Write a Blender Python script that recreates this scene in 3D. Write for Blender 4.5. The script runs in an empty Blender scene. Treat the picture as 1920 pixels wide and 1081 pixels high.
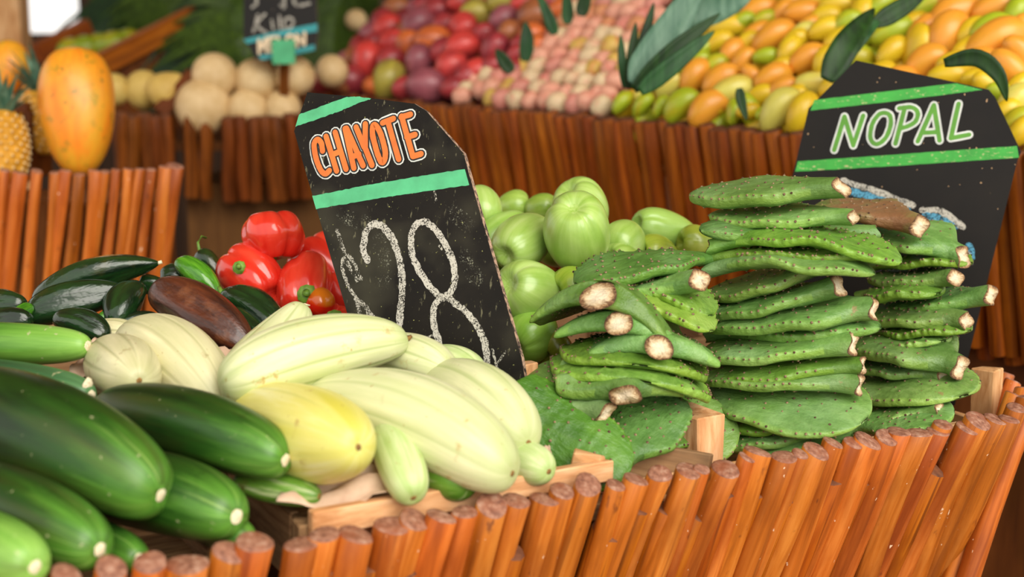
import bpy, math, random
import numpy as np
from mathutils import Vector, Matrix

# ---------------------------------------------------------------- camera, sky, light, exposure
S = bpy.context.scene
COL = S.collection
R_ = math.radians
FPX = 50 / 36 * 1920
CAMP = Vector((0, 0, 1.45)); PITCH = R_(10)
cd = bpy.data.cameras.new('camera'); cam = bpy.data.objects.new('camera', cd); COL.objects.link(cam)
cd.lens = 50; cd.sensor_width = 36; cd.clip_start = .05
cam.location = CAMP; cam.rotation_euler = (R_(90) - PITCH, 0, 0)
cd.dof.use_dof = True; cd.dof.focus_distance = 2.05; cd.dof.aperture_fstop = 2.5
S.camera = cam
S.view_settings.view_transform = 'Standard'; S.view_settings.look = 'None'
S.view_settings.gamma = 1; S.view_settings.use_curve_mapping = False
S.view_settings.exposure = 0.36
W = bpy.data.worlds.new('sky'); S.world = W; W.use_nodes = True
bg = W.node_tree.nodes['Background']
bg.inputs[0].default_value = (1.0, .965, .91, 1); bg.inputs[1].default_value = 1.05
sd = bpy.data.lights.new('sun', 'SUN'); sun = bpy.data.objects.new('sun', sd); COL.objects.link(sun)
sd.energy = 2.7; sd.angle = R_(48); sd.color = (1, .95, .86)
sun.rotation_euler = Vector((.55, -.95, .78)).to_track_quat('Z', 'Y').to_euler()

# ---------------------------------------------------------------- geometry of the picture: pixel -> place
def ray(px, py):
    a, b = (px - 960) / FPX, -(py - 540.5) / FPX
    c, s = math.cos(PITCH), math.sin(PITCH)
    return Vector((a, c + b * s, -s + b * c))
def at(px, py, Y):
    d = ray(px, py); return CAMP + d * (Y / d.y)
def at_z(px, py, z):
    d = ray(px, py); return CAMP + d * ((z - CAMP.z) / d.z)
def on_plane(px, py, p0, n):
    d = ray(px, py); return CAMP + d * ((p0 - CAMP).dot(n) / d.dot(n))
def pix(p):
    v = p - CAMP; c, s = math.cos(PITCH), math.sin(PITCH)
    f = v.y * c - v.z * s; u = v.y * s + v.z * c
    return 960 + FPX * v.x / f, 540.5 - FPX * u / f
def sm(a, b, x):
    x = min(1, max(0, (x - a) / (b - a))); return x * x * (3 - 2 * x)

# ---------------------------------------------------------------- object helpers
def new_mesh(name, verts, faces, mats=(), smooth=True, fmat=None, attrs=None):
    me = bpy.data.meshes.new(name)
    me.from_pydata([tuple(v) for v in verts], [], faces)
    for m in mats: me.materials.append(m)
    me.polygons.foreach_set('use_smooth', [smooth] * len(me.polygons))
    if fmat is not None: me.polygons.foreach_set('material_index', fmat)
    for k, v in (attrs or {}).items():
        a = me.attributes.new(k, 'FLOAT_VECTOR', 'POINT'); a.data.foreach_set('vector', np.asarray(v, dtype=np.float32).ravel())
    me.update(); return me
def link(name, data, parent=None, mw=None):
    o = bpy.data.objects.new(name, data); COL.objects.link(o)
    if parent is not None: o.parent = parent
    if mw is not None: o.matrix_local = mw
    return o
def tag(o, label, cat, group=None, kind=None):
    if label: o['label'] = label
    if cat: o['category'] = cat
    if group: o['group'] = group
    if kind: o['kind'] = kind
    return o
def struct(o): o['kind'] = 'structure'; return o
def frame(p0, p1, up=Vector((0, 0, 1)), mid=True):
    """local z runs from p0 to p1, local x as near as can be to up"""
    z = (p1 - p0).normalized(); x = up - z * up.dot(z)
    if x.length < 1e-4: x = Vector((1, 0, 0)) - z * z.x
    x.normalize(); y = z.cross(x)
    m = Matrix((x, y, z)).transposed().to_4x4(); m.translation = (p0 + p1) / 2 if mid else p0
    return m
def box_vf(lo, hi):
    (a, b, c), (d, e, f) = lo, hi
    v = [(a,b,c),(d,b,c),(d,e,c),(a,e,c),(a,b,f),(d,b,f),(d,e,f),(a,e,f)]
    return v, [(0,3,2,1),(4,5,6,7),(0,1,5,4),(1,2,6,5),(2,3,7,6),(3,0,4,7)]
def bevel_mesh(me, w, seg=1):
    import bmesh
    bm = bmesh.new(); bm.from_mesh(me)
    bmesh.ops.bevel(bm, geom=bm.edges[:], offset=w, segments=seg, affect='EDGES', profile=.6)
    bm.to_mesh(me); bm.free(); me.update(); return me
def board(name, p0, p1, w, t, m, parent=None, up=Vector((0, 0, 1)), rough=.0025, seed=0):
    """sawn board from p0 to p1; w along up, t across; corners knocked a little"""
    L = (p1 - p0).length; rnd = random.Random(seed)
    v, f = box_vf((-w/2, -t/2, -L/2), (w/2, t/2, L/2))
    v = [tuple(c + rnd.uniform(-rough, rough) for c in p) for p in v]
    me = bevel_mesh(new_mesh(name, v, f, [m], smooth=False), .0018)
    m = frame(p0, p1, up)
    return link(name, me, parent, parent.matrix_basis.inverted() @ m if parent else m)
def empty(name, loc=(0, 0, 0)):
    o = link(name, None); o.location = loc; o.empty_display_size = .02; return o
ORD = 'first second third fourth fifth sixth seventh eighth ninth tenth eleventh twelfth thirteenth fourteenth fifteenth sixteenth seventeenth eighteenth nineteenth twentieth'.split()

# ---------------------------------------------------------------- material helpers
def C(h, a=1):
    h = h.lstrip('#'); c = [int(h[i:i+2], 16) / 255 for i in (0, 2, 4)]
    return tuple(x / 12.92 if x <= .04045 else ((x + .055) / 1.055) ** 2.4 for x in c) + (a,)
class M:
    def __init__(s, name):
        s.m = bpy.data.materials.new(name); s.m.use_nodes = True; s.t = s.m.node_tree
        s.b = s.t.nodes['Principled BSDF']
    def n(s, typ, ins=None, **props):
        nd = s.t.nodes.new(typ)
        for k, v in props.items(): setattr(nd, k, v)
        for k, v in (ins or {}).items(): s.set(nd.inputs[k], v)
        return nd
    def set(s, sock, v):
        if isinstance(v, bpy.types.NodeSocket): s.t.links.new(v, sock)
        else: sock.default_value = v
    def p(s, **kw):
        for k, v in kw.items(): s.set(s.b.inputs[k.replace('_', ' ')], v)
        return s
    def obj(s): return s.n('ShaderNodeTexCoord').outputs['Object']
    def attr(s, name='sp'): return s.n('ShaderNodeAttribute', attribute_name=name).outputs['Vector']
    def rnd(s): return s.n('ShaderNodeObjectInfo').outputs['Random']
    def tint(s): return s.n('ShaderNodeObjectInfo').outputs['Color']
    def sc(s, v, k): return s.n('ShaderNodeVectorMath', {0: v, 1: k}, operation='MULTIPLY').outputs[0]
    def add(s, v, k): return s.n('ShaderNodeVectorMath', {0: v, 1: k}, operation='ADD').outputs[0]
    def shift(s, v, amt=50):
        c = s.n('ShaderNodeCombineXYZ', {0: s.math(s.rnd(), amt, 'MULTIPLY'), 1: s.math(s.rnd(), amt * 1.7, 'MULTIPLY')})
        return s.add(v, c.outputs[0])
    def math(s, a, b, op='MULTIPLY', clamp=False):
        return s.n('ShaderNodeMath', {0: a, 1: b}, operation=op, use_clamp=clamp).outputs[0]
    def sep(s, v, i): return s.n('ShaderNodeSeparateXYZ', {0: v}).outputs[i]
    def noise(s, v, scale=5, detail=4, rough=.55, dist=0, out=0):
        return s.n('ShaderNodeTexNoise', {'Vector': v, 'Scale': scale, 'Detail': detail, 'Roughness': rough, 'Distortion': dist}).outputs[out]
    def voro(s, v, scale, feature='F1'):
        return s.n('ShaderNodeTexVoronoi', {'Vector': v, 'Scale': scale}, feature=feature).outputs[0]
    def ramp(s, f, stops, interp='LINEAR'):
        nd = s.n('ShaderNodeValToRGB', {0: f}); e = nd.color_ramp; e.interpolation = interp
        while len(e.elements) < len(stops): e.elements.new(.5)
        for el, (p, c) in zip(e.elements, stops):
            el.position = p; el.color = C(c) if isinstance(c, str) else (c if not isinstance(c, (int, float)) else (c, c, c, 1))
        return nd.outputs[0]
    def mr(s, f, a, b, c=0., d=1.):
        return s.n('ShaderNodeMapRange', {0: f, 1: a, 2: b, 3: c, 4: d}).outputs[0]
    def mix(s, f, a, b, blend='MIX'):
        nd = s.n('ShaderNodeMix', data_type='RGBA', blend_type=blend)
        s.set(nd.inputs[0], f)
        for i, v in ((6, a), (7, b)): s.set(nd.inputs[i], C(v) if isinstance(v, str) else v)
        return nd.outputs[2]
    def bump(s, h, st=.3, d=.002):
        s.set(s.b.inputs['Normal'], s.n('ShaderNodeBump', {'Height': h, 'Strength': st, 'Distance': d}).outputs[0]); return s
    def done(s): return s.m

def wood_mat(name, cols, grain=(60, 60, 3), rough=.45, spec=.5, chips=True, varia=.5, bumpst=.25):
    k = M(name); v = k.shift(k.obj()); g = k.noise(k.sc(v, grain), 1, 6, .6, .4)
    base = k.ramp(g, [(.28, cols[0]), (.5, cols[1]), (.75, cols[2])])
    base = k.mix(k.mr(k.noise(k.sc(v, (18, 18, 5)), 1, 4, .6), .45, .68, 0, .75), base, cols[3])
    base = k.mix(k.mr(k.noise(k.sc(v, (75, 75, 1.6)), 1, 2), .62, .68, 0, .6), base, cols[0])
    h = k.n('ShaderNodeHueSaturation', {'Hue': k.mr(k.rnd(), 0, 1, .5 - .012 * varia, .5 + .012 * varia), 'Saturation': 1,
            'Value': k.mr(k.math(k.math(k.rnd(), 7.3), 1, 'FRACT'), 0, 1, 1 - .32 * varia, 1 + .28 * varia), 'Color': base}).outputs[0]
    if chips:
        c = k.noise(k.sc(v, (140, 140, 70)), 1, 2, .5)
        h = k.mix(k.mr(c, .735, .76), h, '#E8C9A8')
        d = k.noise(k.sc(v, (55, 55, 25)), 1, 3, .6)
        h = k.mix(k.mr(d, .66, .75, 0, .7), h, '#5A2A14')
    k.p(Base_Color=h, Roughness=k.mr(g, .2, .8, rough - .08, rough + .15)).bump(g, bumpst, .002)
    k.b.inputs['Specular IOR Level'].default_value = spec
    return k.done()

MAT = {}
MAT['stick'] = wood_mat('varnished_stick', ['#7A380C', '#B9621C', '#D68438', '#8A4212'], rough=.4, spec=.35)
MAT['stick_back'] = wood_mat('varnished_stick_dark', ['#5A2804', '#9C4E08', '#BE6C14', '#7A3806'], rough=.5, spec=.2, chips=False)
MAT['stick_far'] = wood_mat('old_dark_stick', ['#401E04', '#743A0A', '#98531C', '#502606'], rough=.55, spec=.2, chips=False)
MAT['sawn'] = wood_mat('raw_sawn_pine', ['#B07848', '#DCAA78', '#EEC89C', '#BE8656'], (70, 70, 14), .75, .2, False, .3, .5)
MAT['sawn_old'] = wood_mat('weathered_crate_wood', ['#6B4A30', '#A57C56', '#C79E72', '#5E4B36'], (45, 45, 5), .8, .2, False, .4, .5)
MAT['plinth'] = wood_mat('brown_plinth_board', ['#4A2710', '#6E3E18', '#8A5224', '#54300F'], (9, 9, 1.2), .6, .2, False, .1, .1)
k = M('stick_end_grain'); v = k.shift(k.obj()); g = k.noise(v, 120, 4, .6)
col = k.ramp(g, [(.3, '#6A4030'), (.52, '#96654E'), (.75, '#B4907A')])
col = k.mix(k.mr(k.noise(v, 35, 2), .5, .7, 0, .6), col, '#8A4522')
k.p(Base_Color=col, Roughness=.65).bump(g, .4, .002); MAT['stick_end'] = k.done()
k = M('dark_stick_end'); k.p(Base_Color=k.ramp(k.noise(k.obj(), 60, 3), [(.3, '#4A2410'), (.7, '#7E4A28')]), Roughness=.8); MAT['end_dark'] = k.done()
MAT['plinth_light'] = wood_mat('worn_plinth_board', ['#4E3014', '#65421E', '#7A5228', '#543618'], (9, 9, 1.2), .6, .2, False, .1, .1)
k = M('stall_floor'); g = k.noise(k.obj(), 2.2, 6, .6)
k.p(Base_Color=k.ramp(g, [(.3, '#6B4A30'), (.7, '#8E6848')]), Roughness=.7).bump(k.noise(k.obj(), 60, 4), .2, .004); MAT['floor'] = k.done()
k = M('thatch_roof'); g = k.noise(k.sc(k.obj(), (3, 60, 3)), 1, 5)
k.p(Base_Color=k.ramp(g, [(.3, '#9A6E3C'), (.7, '#CFA468')]), Roughness=.9).bump(g, .6, .02); MAT['thatch'] = k.done()
k = M('back_wall_wood'); g = k.noise(k.sc(k.obj(), (14, 1, 1.2)), 1, 5)
k.p(Base_Color=k.ramp(g, [(.3, '#2A1A0E'), (.7, '#4A3018')]), Roughness=.8); MAT['backwall'] = k.done()
k = M('kraft_paper'); g = k.noise(k.obj(), 30, 5)
k.p(Base_Color=k.ramp(g, [(.3, '#BF9A80'), (.7, '#DDBFA4')]), Roughness=.8).bump(k.noise(k.obj(), 18, 3), .5, .006); MAT['paper'] = k.done()

# ---------------------------------------------------------------- the setting
FZ = .9                                            # height of the stall's stick tops
fA = at_z(565, 1015, FZ); fB = at_z(1850, 785, FZ)
FD = (fB - fA).normalized(); FIN = Vector((-FD.y, FD.x, 0)); FOUT = -FIN
def box(name, lo, hi, m, parent=None):
    v, f = box_vf(lo, hi); return link(name, new_mesh(name, v, f, [m], smooth=False), parent)
struct(box('floor', (-8, -6, -.1), (8, 9, 0), MAT['floor']))
struct(box('ceiling', (-6, .7, 4.0), (6, 8, 4.1), MAT['thatch']))
wb = struct(empty('wall_back', (0, 7.0, 0)))
def wpanel(x0, x1, z0, z1, i):
    n = max(1, round((x1 - x0) / .22)); w = (x1 - x0) / n
    for j in range(n):
        box('plank', (x0 + j*w + .004, -.03 + .012*(j % 2), z0), (x0 + (j+1)*w - .004, .03, z1), MAT['backwall'], wb)
wxa, wxb = at(26, 30, 7).x, at(150, 30, 7).x; wz = at(80, 62, 7).z
wpanel(-5.5, wxa, 0, 4, 0); wpanel(wxb, 5.5, 0, 4, 1); wpanel(wxa, wxb, 0, wz, 2)
struct(box('trim_1', tuple(at(-40, 70, 5.0) + Vector((0, 0, -1.3))), tuple(at(24, -200, 5.0) + Vector((0, .1, .6))), MAT['sawn']))

# ---------------------------------------------------------------- fences of sticks
def stick_mesh(L, r, seed, mat_side, nseg=12, nz=7, tilt=.25):
    rnd = random.Random(seed); v = []; f = []; fm = []
    ph = rnd.uniform(0, 6.28); ex = rnd.uniform(.0, .14); b1, b2 = rnd.uniform(-.25, .25) * r, rnd.uniform(-.25, .25) * r
    tx, ty = rnd.uniform(-tilt, tilt), rnd.uniform(-tilt, tilt)
    for i in range(nz):
        u = i / (nz - 1); rr = r * (1 + .07 * math.sin(5 * u + ph)) * (1.02 - .05 * u)
        ox, oy = b1 * math.sin(3.1 * u * 2), b2 * math.sin(2.3 * u * 2 + 1)
        for j in range(nseg):
            th = 2 * math.pi * j / nseg; q = rr * (1 + ex * math.cos(2 * th + ph) + .035 * math.sin(3 * th + ph * 2))
            x, y = q * math.cos(th), q * math.sin(th); z = u * L
            if i == nz - 1: z += tx * x + ty * y
            v.append((x + ox, y + oy, z - L))
    for i in range(nz - 1):
        for j in range(nseg):
            a, b = i * nseg + j, i * nseg + (j + 1) % nseg; f.append((a, b, b + nseg, a + nseg)); fm.append(0)
    top = (nz - 1) * nseg; base = len(v)
    for q, dz in ((.9, .0016), (.45, .0022)):
        for j in range(nseg):
            p = v[top + j]; cx, cy = b1 * math.sin(6.2), b2 * math.sin(5.6)
            x, y = cx + (p[0] - cx) * q, cy + (p[1] - cy) * q
            v.append((x, y, tx * x + ty * y + dz))
    v.append((0, 0, .0022))
    for ring, nxt in ((top, base), (base, base + nseg)):
        for j in range(nseg): f.append((ring + j, ring + (j+1) % nseg, nxt + (j+1) % nseg, nxt + j)); fm.append(1)
    for j in range(nseg): f.append((base + nseg + j, base + nseg + (j+1) % nseg, len(v) - 1)); fm.append(1)
    return new_mesh('stick', v, f, [mat_side, MAT['stick_end' if mat_side is MAT['stick'] else 'end_dark']], True, fm)
def place_stick(parent, top, bot, r, me, seed):
    o = link('stick', me, parent); m = frame(bot, top, Vector((math.cos(seed), math.sin(seed), .2)), False)
    m.translation = top; o.matrix_local = parent.matrix_basis.inverted() @ m
    return o
# front fence of the stall: tops read off the photograph along one straight line
tops = [(-60,1103,62),(25,1092,72),(130,1082,72),(208,1066,64),(280,1052,62),(356,1058,76),(430,1036,66),(480,1018,70),(563,1020,68),(607,1003,58),(665,1000,70),(735,985,62),(775,975,60),
        (826,966,56),(868,958,56),(925,945,66),(968,938,52),(1020,935,52),(1052,920,54),(1102,908,58),(1152,908,46),(1192,898,56),(1238,890,52),(1288,880,62),(1318,879,30),(1361,880,55),
        (1400,857,36),(1422,846,50),(1471,855,52),(1499,850,32),(1532,845,50),(1562,829,44),(1598,828,42),(1628,826,50),(1662,820,46),(1686,810,44),(1724,812,50),(1760,808,44),(1770,797,38),
        (1815,802,48),(1836,788,54),(1868,787,44),(1890,785,40),(1905,764,40)]
front = tag(empty('stick_fence', (fA + fB) / 2), 'orange varnished stick fence along the front of the vegetable stall', 'fence')
FN = FIN.copy()
rnd = random.Random(3)
for i, (px, py, w) in enumerate(tops):
    d = ray(px, py); p = on_plane(px, py, fA + FIN * rnd.uniform(-.004, .008), FN)
    r = w * p.y / FPX * .5 * 1.04
    bot = p - Vector((0, 0, .46)) + FIN * (.165 + rnd.uniform(-.006, .006)) + FD * (-.04 + rnd.uniform(-.02, .02))
    place_stick(front, p, bot, r, stick_mesh((p - bot).length, r, i, MAT['stick'], 16, 8), i)
for i in range(34):                                  # backing laths that close the joints
    s = -.52 + i * .047; p = fA + FD * s + FIN * .030 + Vector((0, 0, -.045 - .012 * (i % 3)))
    if s > (fB - fA).length + .02: break
    bot = p - Vector((0, 0, .44)) + FIN * .16 - FD * .04
    place_stick(front, p, bot, .02, stick_mesh((p - bot).length, .019, 100 + i, MAT['stick_back'], 10, 5), i)
# its return at the right end
side = tag(empty('stick_fence', fB + FD * .08 + FIN * .2), 'short return of dark sticks at the right end of the vegetable stall', 'fence')
for i, (px, py, Y, w) in enumerate([(1884,700,2.25,34),(1906,742,2.12,40),(1900,716,2.2,36),(1922,728,2.15,40),(1935,745,2.1,44),(1862,706,2.32,30)]):
    p = at(px, py, Y); r = w * Y / FPX * .5
    place_stick(side, p, p - Vector((0, 0, .46)) - FD * .16 + FIN * .03, r, stick_mesh(.46, r, 60 + i, MAT['stick'], 12, 6), i)
# dark body of the stall below the crates
me = box_vf((0, 0, 0), (1, 1, 1))
def stall_box(name, s0, s1, n0, n1, z0, z1, m, parent=None):
    v, f = box_vf((s0, n0, z0), (s1, n1, z1))
    v = [fA + FD * a + FIN * b + Vector((0, 0, c - FZ)) for a, b, c in v]
    return link(name, new_mesh(name, v, f, [m], smooth=False), parent)
base = tag(empty('stall_table', fA + FIN * .5), 'dark wooden table under the crates of the vegetable stall', 'table')
base.location.z = 0
def under(o, parent):
    o.parent = parent; o.matrix_local = parent.matrix_basis.inverted() @ o.matrix_basis; return o
under(stall_box('table_top', -.75, 1.05, .16, 1.1, .70, .735, MAT['plinth']), base)
under(stall_box('table_body', -.65, .95, .30, 1.0, 0, .70, MAT['plinth']), base)

# ---------------------------------------------------------------- fruit and vegetable bodies
def fruit_mesh(name, L, R, prof, mats, nseg=36, nring=26, bend=0., rmod=None, dim0=0., dim1=0., flat=1., lump=.0, seed=0, dw=.35):
    """body round local z from -L/2 to L/2; prof(t) radius share; rmod(th,t) furrows; dim0/dim1 hollows at the ends"""
    rnd = random.Random(seed); ph = [rnd.uniform(0, 6.28) for _ in range(8)]
    gv = [(0, 0, 0)]
    def ring(u):
        t = (1 - math.cos(math.pi * u)) / 2; z = -L / 2 + L * t; r = R * prof(t); out = []; sp = []
        for j in range(nseg):
            th = 2 * math.pi * j / nseg
            q = r * (1 + (rmod(th, t) if rmod else 0))
            if lump: q *= 1 + lump * (math.sin(2 * th + ph[0] + 3 * t) + .7 * math.sin(3 * th + ph[1] - 4 * t) + .8 * math.sin(7 * t + ph[2] + th))
            zz = z
            if dim0 and t < .5: zz += dim0 * math.exp(-(q / (dw * R)) ** 2)
            if dim1 and t > .5: zz -= dim1 * math.exp(-(q / (dw * R)) ** 2)
            gv.append((min(1, -10 * rmod(th, t)) if rmod else 0, 0, 0))
            out.append((q * math.cos(th) + bend * (1 - (2*t-1)**2), q * math.sin(th) * flat, zz)); sp.append((math.cos(th), math.sin(th), t))
        return out, sp
    v = [(0, 0, -L/2 + dim0)]; a = [(0, 0, 0)]; f = []
    for i in range(1, nring):
        o, s = ring(i / nring); v += o; a += s
    v.append((0, 0, L/2 - dim1)); a.append((0, 0, 1))
    for j in range(nseg): f.append((0, 1 + (j+1) % nseg, 1 + j))
    for i in range(nring - 2):
        b = 1 + i * nseg
        for j in range(nseg): f.append((b + j, b + (j+1) % nseg, b + nseg + (j+1) % nseg, b + nseg + j))
    b = 1 + (nring - 2) * nseg
    for j in range(nseg): f.append((b + j, b + (j+1) % nseg, len(v) - 1))
    gv.append((0, 0, 0))
    return new_mesh(name, v, f, mats, True, None, {'sp': a, 'gv': gv})
def P(p, taper=0., q=None):
    """blunt profile; p .5 is an ellipsoid, smaller is blunter; taper widens the far end"""
    def g(t):
        e = p if q is None else p * (1 - t) + q * t
        return max(0, 4 * t * (1 - t)) ** e * (1 + taper * (2 * t - 1))
    return g
def groove(n, depth, sharp=6, ph=0):
    return lambda th, t: -depth * (abs(math.cos(n * th / 2 + ph)) ** sharp) * math.sin(math.pi * min(1, max(0, t))) ** .5
def disc_mesh(name, r, h, m, n=10, seed=0, hollow=0):
    rnd = random.Random(seed); v = []; f = []; a = []
    for q, z in ((1.0, -h * .6), (.82, h * .6), (.4, h)):
        for j in range(n):
            th = 2 * math.pi * j / n; rr = r * q * (1 + rnd.uniform(-.14, .14)); v.append((rr * math.cos(th), rr * math.sin(th), z)); a.append((q, 0, 0))
    v.append((0, 0, h - hollow)); a.append((0, 0, 0))
    for i in range(2):
        for j in range(n): f.append((i*n + j, i*n + (j+1) % n, i*n + n + (j+1) % n, i*n + n + j))
    for j in range(n): f.append((2*n + j, 2*n + (j+1) % n, 3*n))
    return new_mesh(name, v, f, [m], True, None, {'sp': a})
def tube_mesh(name, pts, rad, m, n=8, cap=True):
    """tube through local points with a radius for each"""
    v = []; f = []; pts = [Vector(p) for p in pts]
    for i, p in enumerate(pts):
        d = (pts[min(i+1, len(pts)-1)] - pts[max(i-1, 0)]).normalized(); x = Vector((.3, .9, .2)).cross(d).normalized(); y = d.cross(x)
        for j in range(n):
            th = 2 * math.pi * j / n; v.append(p + (x * math.cos(th) + y * math.sin(th)) * rad[i])
    for i in range(len(pts) - 1):
        for j in range(n): a, b = i*n + j, i*n + (j+1) % n; f.append((a, b, b + n, a + n))
    if cap: f.append(tuple(range((len(pts)-1)*n, len(pts)*n))); f.append(tuple(reversed(range(n))))
    return new_mesh(name, v, f, [m], True)
def veg(name, label, cat, p0, p1, R, prof, m, group=None, up=Vector((0, 0, 1)), color=None, **kw):
    L = (p1 - p0).length
    o = link(name, fruit_mesh(name, L, R, prof, [m], **kw), None, frame(p0, p1, up))
    tag(o, label, cat, group)
    if color: o.color = C(color)
    o['_L'] = L
    return o
def end_part(o, name, me, end=1, off=0., x=0., y=0.):
    c = link(name, me, o); L = o['_L']
    c.matrix_local = Matrix.Translation((x, y, (L/2 + off) * (1 if end else -1))) @ (Matrix.Identity(4) if end else Matrix.Rotation(math.pi, 4, 'X'))
    return c
def strip_tmp():
    for o in bpy.data.objects:
        if '_L' in o: del o['_L']

# materials of the produce
def cucumber_mat(name, dark, mid, light, streak=.5):
    k = M(name); a = k.attr(); t = k.sep(a, 2); v = k.shift(a)
    st = k.noise(k.sc(v, (2.6, 2.6, 2.2)), 1, 4, .6)
    lng = k.noise(k.sc(v, (6, 6, 1.6)), 1, 3, .6, .3)
    blot = k.noise(k.obj(), 28, 4, .6)
    toend = k.mr(t, .5, 1.0)
    base = k.ramp(k.math(k.math(st, .55), k.math(toend, .42), 'ADD'), [(.22, dark), (.48, mid), (.78, light)])
    base = k.mix(k.math(k.mr(lng, .57, .70), k.mr(toend, .45, .95, .0, streak)), base, '#9CC060')
    base = k.mix(k.mr(blot, .58, .75, 0, .35), base, dark)
    base = k.mix(k.mr(k.noise(k.sc(v, (1.3, 1.3, 1.6)), 1, 3), .48, .7, 0, .5), base, '#3E3A16')  # warm brown sheen reflected from above, put into the skin colour as random patches
    base = k.mix(k.mr(k.noise(k.obj(), 95, 2), .70, .76, 0, .6), base, '#B9B48A')
    k.p(Base_Color=base, Roughness=.36, Specular_IOR_Level=.4).bump(k.noise(k.obj(), 60, 3), .12, .002)
    return k.done()
MAT['cuc'] = cucumber_mat('dark_cucumber_skin', '#12290A', '#264C14', '#5A9030')
MAT['cuc_light'] = cucumber_mat('light_cucumber_skin', '#3E7022', '#6A9C3A', '#8DBB55', .3)
MAT['cuc_grey'] = cucumber_mat('greyish_cucumber_skin', '#274A2C', '#3C6840', '#5C8656', .2)
def squash_mat(name, base, second, groovec, spots):
    k = M(name); a = k.attr(); t = k.sep(a, 2); v = k.shift(a)
    st = k.noise(k.sc(v, (2, 2, 1.4)), 1, 4, .6)
    c = k.ramp(st, [(.3, second), (.55, base), (.8, '#EFEDC0')])
    c = k.mix(k.math(k.mr(k.sep(k.attr('gv'), 0), .02, .16), .55), c, groovec)
    sp = k.noise(k.obj(), 34, 5, .65)
    c = k.mix(k.math(k.mr(sp, .60, .68), k.mr(k.noise(k.obj(), 9, 2), .45, .6)), c, spots)
    c = k.mix(k.mr(k.noise(k.obj(), 130, 2), .70, .76, 0, .7), c, '#A98A4E')
    ends = k.math(k.mr(t, .88, 1), k.mr(t, .12, 0), 'MAXIMUM')
    c = k.mix(k.math(ends, .5), c, groovec)
    k.p(Base_Color=c, Roughness=.42, Subsurface_Weight=.08, Subsurface_Radius=(.01, .012, .004), Subsurface_Scale=.5).bump(k.noise(k.obj(), 45, 3), .1, .002)
    return k.done()
MAT['squash'] = squash_mat('pale_squash_skin', '#D2D5A4', '#C0C98C', '#9AAC66', '#B4924E')
MAT['squash_cream'] = squash_mat('cream_squash_skin', '#D4CEA2', '#BDBB8A', '#989A64', '#9C8A5A')
MAT['squash_yellow'] = squash_mat('yellowing_squash_skin', '#E0D878', '#CFC74E', '#B0B458', '#B08A3E')
MAT['squash_green'] = squash_mat('greenish_squash_skin', '#C2D294', '#A8C070', '#8AAC54', '#A8864A')
MAT['squash_dark'] = squash_mat('green_squash_skin', '#6E9A34', '#4E7E22', '#3D6A1C', '#6A6A2A')
k = M('dried_scar'); g = k.noise(k.obj(), 400, 3)
k.p(Base_Color=k.ramp(g, [(.3, '#C9B68A'), (.7, '#F0E6C8')]), Roughness=.8); MAT['scar'] = k.done()
k = M('brown_scar'); g = k.noise(k.obj(), 400, 3)
k.p(Base_Color=k.ramp(g, [(.3, '#4E3416'), (.7, '#9A7438')]), Roughness=.85); MAT['scar_brown'] = k.done()
k = M('green_stalk'); g = k.noise(k.obj(), 90, 3)
k.p(Base_Color=k.ramp(g, [(.3, '#3E6A1A'), (.7, '#7FA43A')]), Roughness=.5); MAT['stalk'] = k.done()
def chili_mat(name, dark, mid, patch, rough=.22):
    k = M(name); v = k.shift(k.attr()); o = k.shift(k.obj())
    c = k.ramp(k.noise(k.sc(v, (2.5, 2.5, 2)), 1, 3), [(.35, dark), (.7, mid)])
    c = k.mix(k.mr(k.noise(o, 22, 4, .6), .56, .72, 0, .75), c, patch)
    k.p(Base_Color=c, Roughness=rough, Coat_Weight=.3, Coat_Roughness=.12).bump(k.noise(k.sc(o, (1, 1, .5)), 24, 4), .55, .012); return k.done()
MAT['poblano'] = chili_mat('dark_poblano_skin', '#0C1E10', '#1C3C18', '#3A3A12')
MAT['poblano_brown'] = chili_mat('wilted_brown_pepper_skin', '#2A120A', '#5E2E18', '#7E4A2A', .4)
MAT['poblano_green'] = chili_mat('bright_green_chili_skin', '#2E6A14', '#5C9A26', '#274E14')
k = M('red_pepper_skin'); v = k.shift(k.attr())
c = k.ramp(k.noise(k.sc(v, (2, 2, 1.5)), 1, 2), [(.3, '#D22418'), (.7, '#EC4630')])
k.p(Base_Color=c, Roughness=.2, Coat_Weight=.4, Coat_Roughness=.1, Subsurface_Weight=.06, Subsurface_Radius=(.02, .004, .002), Subsurface_Scale=.4); MAT['pepper'] = k.done()
k = M('ripening_orange_pepper_skin'); c = k.ramp(k.sep(k.attr(), 0), [(.1, '#D8220E'), (.9, '#E07A18')])
k.p(Base_Color=c, Roughness=.22, Coat_Weight=.4); MAT['pepper_orange'] = k.done()
k = M('chayote_skin'); v = k.shift(k.attr()); o = k.shift(k.obj())
c = k.ramp(k.noise(k.sc(v, (2.2, 2.2, 1)), 1, 4), [(.3, '#8CB048'), (.55, '#A4C264'), (.8, '#BCD088')])
c = k.mix(k.mr(k.noise(o, 14, 4), .55, .75, 0, .5), c, '#6F9A30')
c = k.mix(1, c, k.tint(), 'MULTIPLY')
c = k.mix(k.mr(k.noise(o, 20, 3, .7), .70, .75, 0, .8), c, '#6A5A22')
k.p(Base_Color=c, Roughness=.3, Coat_Weight=.2, Coat_Roughness=.2, Subsurface_Weight=.08, Subsurface_Radius=(.01, .015, .004), Subsurface_Scale=.5).bump(k.noise(k.sc(v, (6, 6, 2)), 1, 3), .15, .003); MAT['chayote'] = k.done()

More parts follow.
